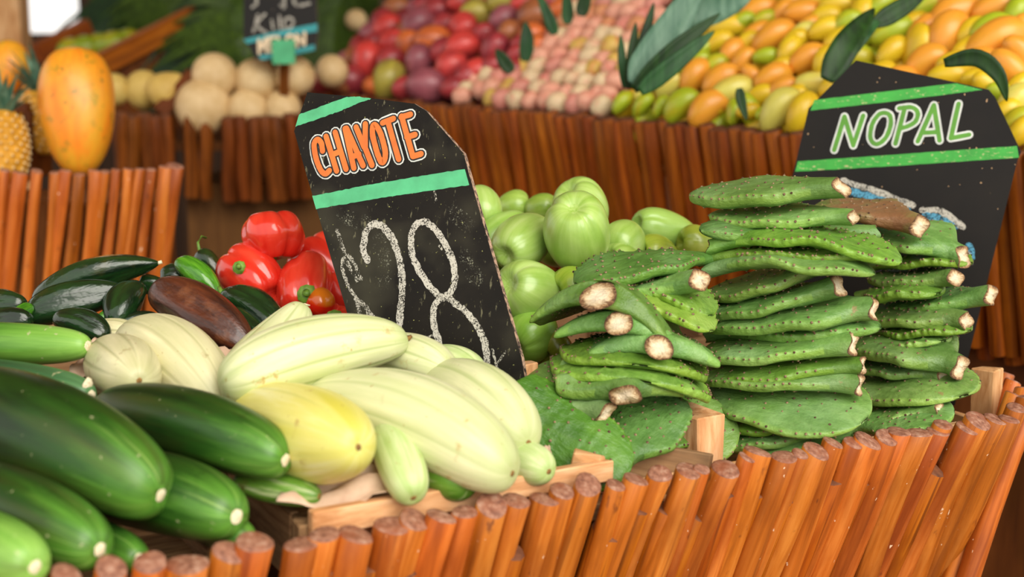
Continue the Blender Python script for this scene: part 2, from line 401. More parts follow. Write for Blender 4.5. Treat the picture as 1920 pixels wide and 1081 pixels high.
# ---------------------------------------------------------------- big green cucumbers, left front
CU = [('cuc','large dark green cucumber at the left edge, cream spot on its blunt end',(-130,755,1.68),(302,928,1.50),.0605,.02),
      ('cuc','dark green cucumber lying across in front of the pale squashes',(190,772,1.73),(536,862,1.57),.044,.012),
      ('cuc','streaked green cucumber below the largest one, cream scar near the crate corner',(150,905,1.67),(445,968,1.50),.047,.01),
      ('cuc','dark green cucumber at lower left with pale scar, under the largest cucumber',(-150,905,1.62),(188,1030,1.42),.0465,.01),
      ('cuc_light','pale streaked cucumber end in the bottom left corner of the photo',(-160,985,1.5),(66,1062,1.36),.042,.0),
      ('cuc_light','light green cucumber highest at the left edge beside the poblano peppers',(-170,640,1.93),(166,648,1.84),.0295,.0),
      ('cuc_grey','greyish green cucumber with chipped cream end resting beside small round squash',(-130,702,1.85),(172,742,1.73),.032,.0),
      ('cuc','small dark cucumber end low down just behind the stick tops',(90,985,1.62),(262,1048,1.47),.028,.0),
      ('cuc','sliver of green cucumber between crate corner and stick tops',(340,960,1.62),(466,1012,1.505),.024,.0)]
for i, (m, lab, a, b, R, bd) in enumerate(CU):
    o = veg('cucumber', lab, 'cucumber', at(*a), at(*b), R, P(.22, -.03, .27), MAT[m], 'large cucumbers heaped at the left front', nseg=44, nring=34, bend=bd, lump=.006, seed=i, rmod=groove(7, .006, 2, i))
    end_part(o, 'blossom_scar', disc_mesh('blossom_scar', .0085 if i != 2 else .010, .0012, MAT['scar'], 12, i), 1, -.0008)
    if i == 2: end_part(o, 'blossom_scar', disc_mesh('blossom_scar', .005, .0014, MAT['scar'], 10, 77), 1, -.003, .012, -.004)
    if i == 6: end_part(o, 'blossom_scar', disc_mesh('blossom_scar', .009, .002, MAT['scar'], 9, 78), 1, -.004, .014, .0)

# ---------------------------------------------------------------- pale squashes in the crate
UP = Vector((0, 0, 1))
SQ = [('squash','longest pale green squash, front of the crate, curving down towards the front rail',(570,752,1.80),(962,888,1.615),.0530,.028,P(.30,.16,.36),.016),
      ('squash','pale yellowing squash behind and right of the longest front squash',(790,722,1.90),(992,830,1.71),.050,.018,P(.32,.1,.38),.02),
      ('squash_yellow','fat yellowish squash with its round blossom end turned to the viewer',(440,792,1.84),(674,838,1.54),.0590,.004,P(.3,.04,.40),.014),
      ('squash','long pale squash lying crosswise on top, brown tip against the chayote sign',(412,722,1.74),(762,634,1.86),.0450,.014,P(.33,-.14,.36),.03),
      ('squash_cream','cream ribbed squash on top beside the brown wilted pepper',(236,632,1.95),(425,775,1.77),.0490,.026,P(.36,.04,.38),.02),
      ('squash_cream','small round ribbed squash, brown navel towards the viewer, above the dark cucumber',(196,668,1.93),(262,714,1.72),.0445,.0,P(.4,.05,.44),.025),
      ('squash','narrow-necked pale squash tip pointing up in front of the red peppers',(470,750,1.87),(568,572,1.965),.053,-.004,P(.42,-.52,.24),.03),
      ('squash','pale squash lying behind the long crosswise one, against the foot of the sign',(690,662,1.93),(850,700,1.84),.0355,.006,P(.36,.1,.4),.03),
      ('squash_green','small ribbed pale green squash rightmost at the foot of the sign',(800,668,1.93),(905,708,1.86),.0270,.003,P(.4,.1,.42),.026),
      ('squash_green','short mottled squash pointing down between yellowish squash and front rail',(718,800,1.68),(776,934,1.585),.0275,.004,P(.30,.1,.30),.012),
      ('squash_dark','dark green squash showing underneath the longest pale squash',(780,846,1.72),(880,912,1.63),.034,.0,P(.36),.02),
      ('squash_green','light green squash end beside the crate end, right of the longest squash',(930,842,1.76),(1030,884,1.685),.027,.0,P(.36,.1),.010),
      ('squash_cream','half hidden pale squash behind the light green cucumber',(150,640,2.02),(262,632,2.0),.031,.0,P(.4),.03),
      ('squash_dark','green squash lying lowest under the fat yellowish squash',(440,900,1.63),(600,930,1.585),.019,.0,P(.36),.02)]
for i, (m, lab, a, b, R, bd, pr, gd) in enumerate(SQ):
    o = veg('pale_squash', lab, 'squash', at(*a), at(*b), R, pr, MAT[m], 'pale squashes in the front crate', nseg=112, nring=34, bend=bd, lump=.012, seed=20 + i,
            rmod=groove(9 if i != 4 else 10, gd * .9, 44, i * .7), dim1=.003 if i in (2, 5) else .0012, dw=.2)
    if i == 3: end_part(o, 'stalk', tube_mesh('stalk', [(0,0,-.003),(0,0,.004),(.002,.001,.008)], [.005,.0035,.002], MAT['scar_brown']), 1)
    elif i == 6: end_part(o, 'stalk', tube_mesh('stalk', [(0,0,-.006),(-.002,0,.003),(-.008,.004,.006)], [.004,.0022,.0012], MAT['scar']), 1)
    else: end_part(o, 'blossom_scar', disc_mesh('blossom_scar', .0045, .001, MAT['scar_brown'], 10, i), 1, -.003 if i in (2, 5) else -.0012)

# ---------------------------------------------------------------- poblano peppers
PB = [('poblano','long dark poblano pepper, uppermost, pale tip pointing right at the stick fence',(62,576,2.12),(299,492,2.14),.031,.016,P(.36,-.3,.6)),
      ('poblano','dark poblano lying just below the uppermost long one',(48,596,2.06),(250,545,2.1),.028,.01,P(.36,-.2,.55)),
      ('poblano','short dark spotted poblano behind the light green cucumber',(100,595,2.0),(205,632,1.97),.021,.006,P(.36,.1,.4)),
      ('poblano','dull green poblano, stubby end up, left of the brown wilted pepper',(255,535,2.1),(212,612,2.02),.0275,.004,P(.38,-.1,.4)),
      ('poblano','small dark poblano wedged behind the brown wilted pepper',(260,522,2.16),(315,548,2.16),.016,.0,P(.38)),
      ('poblano_brown','big wilted brown pepper, wrinkled, in front of the red peppers',(290,545,2.06),(470,655,1.95),.037,.010,P(.33,-.1,.42)),
      ('poblano_green','bright green chili with curved shoulder beside the lowest-left red pepper',(332,488,2.18),(410,556,2.14),.0205,.006,P(.36,-.12,.5)),
      ('poblano','dark blackish pepper with thin curved stalk behind the bright green chili',(372,470,2.24),(414,525,2.22),.021,.0,P(.38)),
      ('poblano','dark green pepper half hidden left of the bright green chili',(300,520,2.2),(352,512,2.2),.02,.0,P(.38)),
      ('poblano','glossy black-green poblano below the red peppers, right of the brown one',(418,552,2.1),(536,632,2.03),.0265,.012,P(.34,-.05,.42)),
      ('poblano','second glossy black-green poblano tucked beneath its neighbour by the squash neck',(425,585,2.05),(505,650,1.99),.021,.004,P(.36)),
      ('poblano','dark poblano leftmost at the photo edge above the light cucumber',(-40,565,2.1),(48,570,2.08),.021,.0,P(.36)),
      ('poblano_green','green poblano tip below the leftmost dark one',(18,606,2.02),(60,572,2.05),.013,.0,P(.4)),
      ('poblano_green','light green chili lying between two dark poblanos',(180,606,2.03),(236,570,2.06),.012,.0,P(.42)),
      ('poblano','dark poblano lying lower left under the long ones',(-30,600,2.04),(60,600,2.02),.02,.0,P(.36)),
      ('poblano','dark poblano filling the gap under the green chili',(300,560,2.13),(400,590,2.09),.03,.0,P(.36)),
      ('poblano','dark poblano at the bottom of the heap by the cream squash',(190,625,2.03),(300,600,2.05),.024,.0,P(.36))]
for i, (m, lab, a, b, R, bd, pr) in enumerate(PB):
    o = veg('poblano_pepper', lab, 'pepper', at(*a), at(*b), R, pr, MAT[m], 'poblano peppers in the back left crate', nseg=30, nring=24, bend=bd, lump=.04 if i != 5 else .045, seed=50 + i,
            rmod=groove(3, .16, 4, i), dim0=.006)
    if i == 0: end_part(o, 'stalk', tube_mesh('stalk', [(0,0,-.004),(0,0,.004)], [.003,.0028], MAT['scar']), 1)
    if i == 7: end_part(o, 'stalk', tube_mesh('stalk', [(0,0,-.004),(.006,.004,.012),(.012,.014,.018),(.01,.024,.015)], [.003,.002,.0018,.0018], MAT['stalk']), 0)
    if i in (5, 9): end_part(o, 'stalk', tube_mesh('stalk', [(0,0,-.004),(.003,0,.006),(.004,.004,.014)], [.005,.004,.0035], MAT['stalk']), 1 if i == 5 else 0)

# ---------------------------------------------------------------- red bell peppers
def pepper_mod(n, d, ph):
    def g(th, t):
        c = abs(math.sin(n * (th + .35 * math.sin(th * 1. + ph) + .45 * (t - .5)) / 2 + ph)); return -d * (1 - c) ** 2 * (.45 + .75 * abs(2 * t - 1)) + .03 * math.sin(2 * th + ph)
    return g
PP = [((505,395,2.24),(515,492,2.22),.050,3,'red bell pepper crowning the pile, deep fold on its left side'),
      ((428,482,2.24),(512,560,2.17),.045,4,'red bell pepper at lower left of the pile, green stalk facing left'),
      ((582,500,2.24),(560,588,2.13),.0455,4,'red bell pepper with green stalk and an orange shoulder beside the sign'),
      ((570,455,2.33),(640,550,2.29),.052,4,'red bell pepper partly hidden behind the sign edge'),
      ((628,640,2.16),(628,577,2.13),.028,4,'red bell pepper low down with flat green stalk against the sign edge'),
      ((540,600,2.2),(520,545,2.22),.038,3,'red bell pepper at the bottom of the pile behind the squash neck'),
      ((650,590,2.25),(620,500,2.25),.045,4,'red bell pepper deepest in the pile behind the sign')]
for i, (a, b, R, n, lab) in enumerate(PP):
    p0, p1 = at(*a), at(*b)
    o = veg('red_bell_pepper', lab, 'bell pepper', p0, p1, R, P(.27, -.08 if i != 1 else .05), MAT['pepper'], 'red bell peppers', nseg=56, nring=30,
            rmod=pepper_mod(n, .26 if i == 0 else .2, i * .9 + .4), dim0=.014, dim1=.012, lump=.04, seed=80 + i, bend=.006, dw=.42)
    if i == 0:
        end_part(o, 'stalk', tube_mesh('stalk', [(0,0,-.02),(.002,0,-.005)], [.004,.0035], MAT['stalk']), 1)
# stalks that show, set on the visible side of their peppers
def stalk_on(o, px, py, Y, rr, name='stalk'):
    p = at(px, py, Y); n = (CAMP - p).normalized(); m = frame(p, p + n, UP, False)
    cal = link('calyx', disc_mesh('calyx', rr, .003, MAT['stalk'], 9, 5), o, o.matrix_basis.inverted() @ m)
    link(name, tube_mesh(name, [(0,0,-.01),(0,0,.003),(.003,.002,.008)], [rr*.42, rr*.36, rr*.42], MAT['stalk']), cal, Matrix.Identity(4))
PEP = [o for o in bpy.data.objects if o.name.startswith('red_bell_pepper')]
stalk_on(PEP[1], 449, 501, 2.155, .010); stalk_on(PEP[2], 576, 551, 2.128, .0145); stalk_on(PEP[4], 627, 598, 2.105, .014)
o = PEP[2]
me = fruit_mesh('orange_shoulder', .05, .0235, P(.42), [MAT['pepper_orange']], 24, 16, seed=4)
link('orange_shoulder', me, o, o.matrix_basis.inverted() @ frame(at(590,560,2.15), at(608,572,2.13), UP))

# ---------------------------------------------------------------- chayotes behind the sign
def chayote_mod(ph, d=.13):
    def g(th, t):
        s = 0
        for q, w, e, wd in ((0, 1., .55, .13), (1.2, .4, .8, .16), (2.5, .45, .78, .18), (3.5, .9, .62, .13), (5.1, .4, .82, .16)):
            a = (th - q - ph + .25 * math.sin(5 * t) + math.pi) % (2 * math.pi) - math.pi; s += w * math.exp(-(a / wd) ** 2) * sm(e, 1.0, t)
        return -d * s * 1.25 + .035 * math.cos(th * 2 + ph)
    return g
CH = [((1092,500,2.20),(1075,384,2.10),.0525,'largest chayote in the middle of the heap, dark blemish on its side','#FFFFFF',.02),
      ((1120,430,2.30),(1062,352,2.26),.045,'chayote crowning the heap, folded shoulder, behind the largest one','#FFFFFF',0),
      ((1020,420,2.25),(945,480,2.14),.040,'chayote with puckered end left of the largest one','#FFFFFF',0),
      ((1045,575,2.16),(950,530,2.06),.0475,'glossy chayote with star-shaped crease, next to the sign edge','#FFFFFF',0),
      ((985,405,2.27),(890,480,2.22),.036,'smooth elongated chayote half behind the sign edge','#F4FFF0',0),
      ((895,350,2.3),(912,425,2.26),.033,'chayote peeping out highest along the sign edge','#FFFFFF',0),
      ((930,392,2.40),(995,386,2.40),.030,'small chayote at the back of the heap near the sign','#F2F4D8',0),
      ((985,392,2.38),(1045,392,2.36),.026,'small olive chayote at the back between its neighbours','#E6E8C0',0),
      ((1190,430,2.26),(1150,478,2.2),.036,'chayote with folded top just right of the largest one','#FFFFFF',0),
      ((1190,500,2.22),(1140,480,2.18),.030,'pale chayote low beside the bumpy cactus pad','#FFFFFF',0),
      ((1308,450,2.36),(1190,418,2.30),.036,'long pale chayote at the right of the heap before the stick wall','#F6FFF4',0),
      ((1265,482,2.26),(1200,468,2.22),.030,'yellowish chayote beside the left cactus stack','#FFF0A8',0),
      ((1340,462,2.3),(1272,456,2.28),.031,'dull yellow chayote touching the middle cactus stack','#F0DCA0',0),
      ((1110,540,2.12),(1040,548,2.08),.036,'yellow-green chayote behind the cut cactus stem','#F2ECA8',0),
      ((1030,600,2.1),(965,655,2.04),.040,'shiny chayote low down between sign and cactus','#E8FFC8',0),
      ((1060,640,2.08),(1020,670,2.05),.034,'brownish chayote lowest beside the cactus pads','#D8C080',0),
      ((945,480,2.24),(925,520,2.22),.026,'small dull chayote in the gap next to the sign edge','#C8D890',0),
      ((1000,600,2.16),(945,590,2.13),.036,'chayote in shade under the glossy one','#D8E8A8',0),
      ((1150,520,2.24),(1090,470,2.26),.045,'chayote buried in the middle of the heap','#E8F0C0',0),
      ((1000,470,2.34),(1060,440,2.36),.045,'chayote buried at the back of the heap','#E8F0C0',0),
      ((1260,490,2.36),(1180,450,2.36),.042,'chayote buried at the right of the heap','#E8F0C0',0),
      ((960,560,2.22),(930,640,2.2),.045,'chayote hidden deepest behind the sign','#D8E8A8',0)]
for i, (a, b, R, lab, colr, bl) in enumerate(CH):
    p0, p1 = at(*a), at(*b); d = (p1 - p0).normalized()
    if i in (3,): p1 = p1 + (CAMP - p1).normalized() * .0
    o = veg('chayote', lab, 'chayote', p0, p1, R, P(.44, .16, .38), MAT['chayote'], 'chayotes heaped in the back crate', color=colr, nseg=64, nring=32,
            rmod=chayote_mod(i * 1.3 + (.3 if i == 0 else 0), (.12 if i in (0, 1, 3) else .09)), dim1=.012 if i not in (4, 5) else .002, dim0=.002, lump=.014, seed=110 + i, dw=.3, up=(CAMP - p1))
    end_part(o, 'stalk_scar', disc_mesh('stalk_scar', .004, .001, MAT['scar_brown'], 8, i), 0, -.002)

# ---------------------------------------------------------------- wooden crates
def crate(label, front0, front1, depth, zt, zb, posts, m, seed, endboard=False):
    """slatted crate: four corner posts, two slats a side; front0-front1 is its front edge, depth runs inwards"""
    d = (front1 - front0).normalized(); n = Vector((-d.y, d.x, 0)); Lf = (front1 - front0).length
    c = tag(empty('crate', (front0 + front1) / 2 + n * depth / 2), label, 'crate'); c.location.z = zb
    def pt(s, t, z): p = front0 + d * s + n * t; return Vector((p.x, p.y, z))
    for i, (s, t, w, top) in enumerate(posts):
        board('corner_post', pt(s, t, zb), pt(s, t, top), w, w * .9, m, c, d, .002, seed + i)
    h = (zt - zb - .012) / 2
    if endboard: board('end_board', pt(-.004, .055, zt - .042), pt(-.004, depth, zt - .042), .088, .013, m, c, UP, .002, seed + 50)
    for lv in range(2):
        z = zb + h * (.5 + lv) + .012 * lv
        for nm, a, b in (('front_slat', (0, 0), (Lf, 0)), ('back_slat', (0, depth), (Lf, depth)), ('end_slat', (0, 0), (0, depth)), ('end_slat', (Lf, 0), (Lf, depth))):
            board(nm, pt(*a, z), pt(*b, z), h, .012, m, c, UP, .002, seed + lv * 7 + len(nm))
    for j in range(4):
        t = depth * (j + .5) / 4; board('bottom_slat', pt(0, t, zb + .006), pt(Lf, t, zb + .006), depth / 4 - .012, .008, m, c, n, .001, seed + j)
    return c
# squash crate: front rail from its left corner to the raw end on the right
CP = fA + FIN * .062
q0 = on_plane(588, 985, CP, FIN); q1 = on_plane(1140, 880, CP, FIN); zt = (q0.z + q1.z) / 2
q0.z = q1.z = zt
sq = crate('shallow weathered crate holding the pale squashes', q0, q1, .32, zt - .004, zt - .062, [(.0, .018, .03, zt - .002), ((q1-q0).length - .012, .02, .026, zt + .012), (.0, .30, .028, zt), ((q1-q0).length - .012, .30, .028, zt)], MAT['sawn_old'], 4, True)
board('corner_block', on_plane(592, 972, CP + FIN * .03, FIN), on_plane(655, 955, CP + FIN * .03, FIN), .03, .03, MAT['sawn_old'], sq, UP, .002, 12)
board('front_rail', on_plane(584, 985, CP - FIN * .014, FIN), on_plane(1143, 880, CP - FIN * .014, FIN), .030, .016, MAT['sawn'], sq, UP, .003, 9)
board('rail_offcut', at(1072, 862, 1.76), at(1128, 872, 1.755), .03, .018, MAT['sawn'], sq, UP, .004, 11)
# cactus crate: end-grain post ends and inner slats show
n0 = on_plane(1175, 885, CP, FIN); n1 = on_plane(1830, 775, CP, FIN); zn = .895; n0.z = n1.z = zn
nl = (n1 - n0).length
def post_at(px, py, Y): return at(px, py, Y)
cr2 = crate('crate of raw pine holding the stacked cactus pads', n0, n1, .36, zn - .015, .83, [(.0, .34, .03, .93), (nl, .34, .03, .93)], MAT['sawn'], 31)
b0 = at(1303, 768, 1.925); board('corner_post', Vector((b0.x, b0.y, .83)), b0, .064, .052, MAT['sawn'], cr2, Vector((.62, -.78, 0)), .004, 41)
b1 = at(1853, 690, 2.2); board('corner_post', Vector((b1.x, b1.y, .83)), b1, .036, .034, MAT['sawn'], cr2, Vector((.75, -.66, 0)), .003, 42)
b2 = at(986, 680, 1.93); board('corner_post', Vector((b2.x, b2.y, .83)), b2, .032, .026, MAT['sawn'], cr2, FD, .003, 43)
board('divider_slat', at(1180, 856, 1.86), at(1330, 885, 1.84), .05, .014, MAT['sawn_old'], cr2, UP, .003, 44)
# crates of the back row and under the cucumbers
for lab, s0, s1, n0_, n1_, zt_, zb_, m_ in (('deep crate under the dark poblano peppers', -.42, .02, .56, .98, .985, .738, 'sawn_old'), ('deep crate under the red bell peppers', .06, .40, .56, .96, .985, .738, 'sawn_old'),
        ('deep crate under the heaped chayotes', .46, .90, .42, .80, .965, .738, 'sawn_old'), ('low crate under the large green cucumbers', -.62, -.04, .10, .44, .865, .80, 'sawn_old')):
    l_ = s1 - s0; d_ = n1_ - n0_; w_ = .026
    crate(lab, fA + FD * s0 + FIN * n0_, fA + FD * s1 + FIN * n0_, d_, zt_, zb_, [(.018, .018, w_, zt_), (l_ - .018, .018, w_, zt_), (.018, d_ - .018, w_, zt_), (l_ - .018, d_ - .018, w_, zt_)], MAT[m_], int(s0 * 100) + 90)
# paper lining the squash crate
def sheet(name, label, quad, m, n=14, amp=.006, seed=0):
    rnd = random.Random(seed); a, b, c, d = quad; v = []; f = []
    for i in range(n + 1):
        for j in range(n + 1):
            s, t = i / n, j / n; p = (a * (1-s) + b * s) * (1-t) + (d * (1-s) + c * s) * t
            p = p + Vector((rnd.uniform(-1, 1), rnd.uniform(-1, 1), rnd.uniform(-1, 1))) * amp * .35 + UP * amp * (math.sin(9*s + 3*t + seed) + math.sin(11*t - 5*s))
            v.append(p)
    for i in range(n):
        for j in range(n): q = i * (n+1) + j; f.append((q, q+1, q+n+2, q+n+1))
    cen = sum((Vector(x) for x in v), Vector()) / len(v)
    o = link(name, new_mesh(name, [Vector(x) - cen for x in v], f, [m])); o.location = cen
    md = o.modifiers.new('thickness', 'SOLIDIFY'); md.thickness = .0006
    return tag(o, label, 'paper')
sheet('packing_paper', 'crumpled brown packing paper under the squashes by the front rail', [at(520,950,1.56), at(800,925,1.62), at(745,855,1.67), at(560,900,1.65)], MAT['paper'], seed=1)
sheet('packing_paper', 'torn brown paper between the light cucumber and small round squash', [at(128,700,1.86), at(205,700,1.84), at(200,632,1.95), at(165,640,1.95)], MAT['paper'], 10, .003, 2)
sheet('packing_paper', 'scrap of brown paper in the crate end beside the leaning cactus pad', [at(1015,870,1.74), at(1040,880,1.735), at(1032,838,1.78), at(1018,835,1.78)], MAT['paper'], 6, .002, 3)
sheet('packing_paper', 'strip of brown paper behind the cream squash and the long crosswise squash', [at(400,690,1.84), at(470,700,1.82), at(470,655,1.9), at(405,650,1.92)], MAT['paper'], 8, .003, 4)

# ---------------------------------------------------------------- painted signs
def plane_sign(name, label, p0, n, poly, thick, m_face, m_edge):
    n = n.normalized(); pts = [on_plane(x, y, p0, n) for x, y in poly]
    cen = sum(pts, Vector()) / len(pts); k = len(pts); v = [p - cen for p in pts] + [p - cen - n * thick for p in pts]
    f = [tuple(reversed(range(k))), tuple(range(k, 2 * k))] + [(i, (i+1) % k, k + (i+1) % k, k + i) for i in range(k)]
    fm = [0, 0] + [1] * k
    me = new_mesh(name, v, f, [m_face, m_edge], False, fm)
    import bmesh
    bm = bmesh.new(); bm.from_mesh(me); bmesh.ops.recalc_face_normals(bm, faces=bm.faces[:]); bm.to_mesh(me); bm.free()
    o = link(name, me); o.location = cen; return tag(o, label, 'sign')
class Face:
    def __init__(s, sign, p0, n, conv): s.o, s.p0, s.n, s.cv = sign, p0, n.normalized(), conv
    def pt(s, x, y, off): px = s.cv(x, y); return on_plane(px[0], px[1], s.p0, s.n) + s.n * off - s.o.location
    def strokes(s, name, lines, w, m, off, rag=0, seed=0, caps=True, parent=None):
        rnd = random.Random(seed); v = []; f = []
        for li, (ln, closed) in enumerate(lines):
            ln = catmull(ln, closed); pts = [s.pt(x, y, off + li * .00006) for x, y in ln]
            if closed: pts.append(pts[0])
            prev = None
            for i, p in enumerate(pts):
                a, b = pts[max(0, i-1)], pts[min(len(pts)-1, i+1)]
                if closed and i in (0, len(pts)-1): a, b = pts[-2], pts[1]
                d = (b - a).normalized(); sd = s.n.cross(d).normalized()
                ww = w * (1 + rnd.uniform(-rag, rag)); w2 = w * (1 + rnd.uniform(-rag, rag))
                v += [p - sd * ww / 2, p + sd * w2 / 2]; q = len(v) - 2
                if prev is not None: f.append((prev, q, q + 1, prev + 1))
                prev = q
            if caps and not closed:
                for p in (pts[0] - s.n * .00003, pts[-1] - s.n * .00003):
                    x = s.n.cross(UP).normalized(); y = s.n.cross(x); q = len(v)
                    v += [p + (x * math.cos(t * .6283) + y * math.sin(t * .6283)) * w / 2 for t in range(10)]; f.append(tuple(range(q, q + 10)))
        return link(name, new_mesh(name, v, f, [m], False), parent or s.o)
    def each(s, name, lines, *a, **k): return [s.strokes(name, [l], *a, **k) for l in lines]
    def patch(s, name, top, bot, m, off, rag=.8, seed=0):
        """painted band between an upper and a lower outline, ragged as brush paint is"""
        rnd = random.Random(seed); n = 40; v = []; f = []
        def along(pl, u):
            u *= len(pl) - 1; i = min(int(u), len(pl) - 2); t = u - i
            return pl[i][0] * (1-t) + pl[i+1][0] * t, pl[i][1] * (1-t) + pl[i+1][1] * t
        for i in range(n + 1):
            a, b = along(top, i / n), along(bot, i / n)
            v += [s.pt(a[0], a[1] + rnd.uniform(-rag, rag), off), s.pt(b[0], b[1] + rnd.uniform(-rag, rag), off)]
        for i in range(n): f.append((2*i, 2*i+1, 2*i+3, 2*i+2))
        return link(name, new_mesh(name, v, f, [m], False), s.o)
def catmull(p, closed, sub=7):
    if len(p) < 3: return [p[0], ((p[0][0]+p[1][0])/2, (p[0][1]+p[1][1])/2), p[1]]
    out = []; n = len(p)
    for i in range(n if closed else n - 1):
        g = lambda j: p[j % n] if closed else p[min(max(j, 0), n - 1)]
        a, b, c, d = g(i-1), g(i), g(i+1), g(i+2)
        for k in range(sub):
            t = k / sub; out.append(tuple(.5 * (2*b[q] + (c[q]-a[q])*t + (2*a[q]-5*b[q]+4*c[q]-d[q])*t*t + (3*b[q]-a[q]-3*c[q]+d[q])*t**3) for q in (0, 1)))
    if not closed: out.append(p[-1])
    return out
def sharp(*p): return [([p[i], p[i+1]], False) for i in range(len(p) - 1)]
def paint(name, col, wear=.0, wearcol='#C9A878', rough=.5):
    k = M(name); o = k.obj(); c = k.mix(k.mr(k.noise(o, 40, 4), .35, .7), C(col), k.mix(.25, col, '#000000'))
    if wear: c = k.mix(k.mr(k.noise(k.sc(o, (1, 1, 3)), 90, 4, .7), .64 - wear, .68 - wear), c, wearcol)
    k.p(Base_Color=c, Roughness=rough); return k.done()
k = M('black_sign_paint'); o_ = k.obj(); g = k.noise(o_, 14, 5, .6)
c = k.ramp(g, [(.3, '#0E0B08'), (.7, '#1C1812')])
c = k.mix(k.mr(k.noise(k.sc(o_, (1, 1, .25)), 160, 3, .6), .64, .72, 0, .5), c, '#8A8668')
c = k.mix(k.mr(k.noise(o_, 240, 2), .72, .76), c, '#9FA060')
c = k.mix(k.math(k.mr(k.noise(o_, 7, 3), .52, .72), .3), c, '#5C5A46')
k.p(Base_Color=c, Roughness=.6, Specular_IOR_Level=.2); MAT['black_a'] = k.done()
k = M('dark_brown_sign_paint'); o_ = k.obj()
c = k.ramp(k.noise(o_, 10, 5), [(.3, '#0C0907'), (.7, '#16110C')])
c = k.mix(k.mr(k.noise(o_, 150, 1), .775, .79), c, '#C9A47A')
k.p(Base_Color=c, Roughness=.5, Specular_IOR_Level=.25); MAT['black_b'] = k.done()
k = M('chipped_sign_edge'); c = k.ramp(k.noise(k.obj(), 120, 4, .7), [(.4, '#1E1A1A'), (.6, '#C9A58C')]); k.p(Base_Color=c, Roughness=.8); MAT['sign_edge'] = k.done()
MAT['mint'] = paint('mint_green_paint', '#52B880'); MAT['orange'] = paint('orange_letter_paint', '#E8762A')
MAT['green'] = paint('green_stripe_paint', '#3AA83C', .035, '#C8B888'); MAT['leafgreen'] = paint('green_letter_paint', '#5A9A2E')
MAT['white'] = paint('white_outline_paint', '#D8DCD6'); MAT['black'] = paint('black_outline_paint', '#14100C')
MAT['teal'] = paint('teal_stripe_paint', '#1C9AA0'); MAT['creamp'] = paint('cream_letter_paint', '#EAD2AE')
def chalk(name, col, dens=.45):
    k = M(name); o = k.obj(); nz = k.math(k.noise(o, 480, 3, .7), k.math(k.noise(o, 60, 2), .35), 'ADD')
    k.p(Base_Color=C(col), Roughness=.95); tr = k.n('ShaderNodeBsdfTransparent')
    mx = k.n('ShaderNodeMixShader', {0: k.mr(nz, dens + .12, dens + .22), 1: tr.outputs[0], 2: k.b.outputs[0]})
    k.t.links.new(mx.outputs[0], k.t.nodes['Material Output'].inputs[0]); return k.done()
MAT['chalk'] = chalk('white_chalk', '#BEBAAE', .47); MAT['chalk_thin'] = chalk('smeared_chalk', '#B4B0A2', .52); MAT['chalk_blue'] = chalk('blue_chalk', '#5FA8C8', .50); MAT['chalk_faint'] = chalk('rubbed_chalk', '#8A8A78', .66)

c2 = lambda x, y: (400 + .3331 * x, .3331 * y)
c6 = lambda x, y: (540 + .5183 * x, 160 + .5183 * y)
c7 = lambda x, y: (1480 + .4255 * x, 100 + .4255 * y)
sp0 = at(770, 450, 1.985); sn = Vector((-.34, -.92, .20))
sg = plane_sign('price_sign', 'leaning black CHAYOTE price sign with orange letters and chalked 28', sp0, sn,
    [c6(70,25), c6(300,46), c6(458,66), c6(500,92), c6(635,245), c6(655,320), c6(845,985), c6(862,1090), c6(690,1110), c6(262,1010), c6(225,860), c6(60,300), c6(22,165)], .011, MAT['black_a'], MAT['sign_edge'])
F6 = Face(sg, sp0, sn, c6); F2 = Face(sg, sp0, sn, c2)
F6.patch('mint_stripe', [(88,400),(330,352),(640,302)], [(102,447),(380,400),(656,360)], MAT['mint'], .0004, 1.5, 1)
F6.patch('mint_stripe', [(40,105),(120,76),(210,42),(255,40),(300,47)], [(27,149),(120,118),(190,92),(250,66),(301,49)], MAT['mint'], .0004, 1.5, 2)
LET = {'letter_c': [([(618,850),(610,805),(588,786),(570,815),(580,885),(606,955),(634,978),(656,960)], False)],
 'letter_h': sharp((637,768),(697,962)) + sharp((688,745),(750,952)) + sharp((668,872),(718,852)),
 'letter_a': sharp((744,724),(794,946)) + sharp((752,722),(846,932)) + sharp((782,884),(822,868)),
 'letter_y': sharp((806,716),(852,828)) + sharp((858,698),(858,825)) + sharp((855,825),(896,930)),
 'letter_o': [([(908,702),(940,742),(968,838),(968,895),(948,912),(922,850),(898,750)], True)],
 'letter_t': sharp((955,692),(1016,668)) + sharp((985,685),(1046,896)),
 'letter_e': sharp((1062,655),(1126,880)) + sharp((1060,660),(1112,644)) + sharp((1092,772),(1138,758)) + sharp((1126,880),(1172,866))}
pw = .3331 * 1.97 / FPX
for nm, st in LET.items():
    lo = F2.strokes(nm, st, 34 * pw, MAT['orange'], .0016, .05, 3)
    F2.strokes('black_outline', st, 51 * pw, MAT['black'], .0011, .03, 4, parent=lo)
    F2.strokes('white_outline', st, 67 * pw, MAT['white'], .0006, .04, 5, parent=lo)
pw6 = .5183 * 1.97 / FPX
F6.each('chalk_dollar_sign', [([(178,525),(190,560),(205,602)], False), ([(265,700),(240,645),(215,615),(198,640),(205,690),(240,760),(280,800),(325,858)], False), ([(215,640),(250,705)], False), ([(245,770),(262,830),(268,862)], False), ([(285,800),(300,860)], False)], 15 * pw6, MAT['chalk_thin'], .0006, .3, 6)
F6.strokes('chalk_digit_two', [([(288,632),(273,590),(283,530),(310,502),(345,512),(380,560),(405,640),(414,730),(408,810),(402,880),(398,930)], False)], 27 * pw6, MAT['chalk'], .0006, .22, 7)
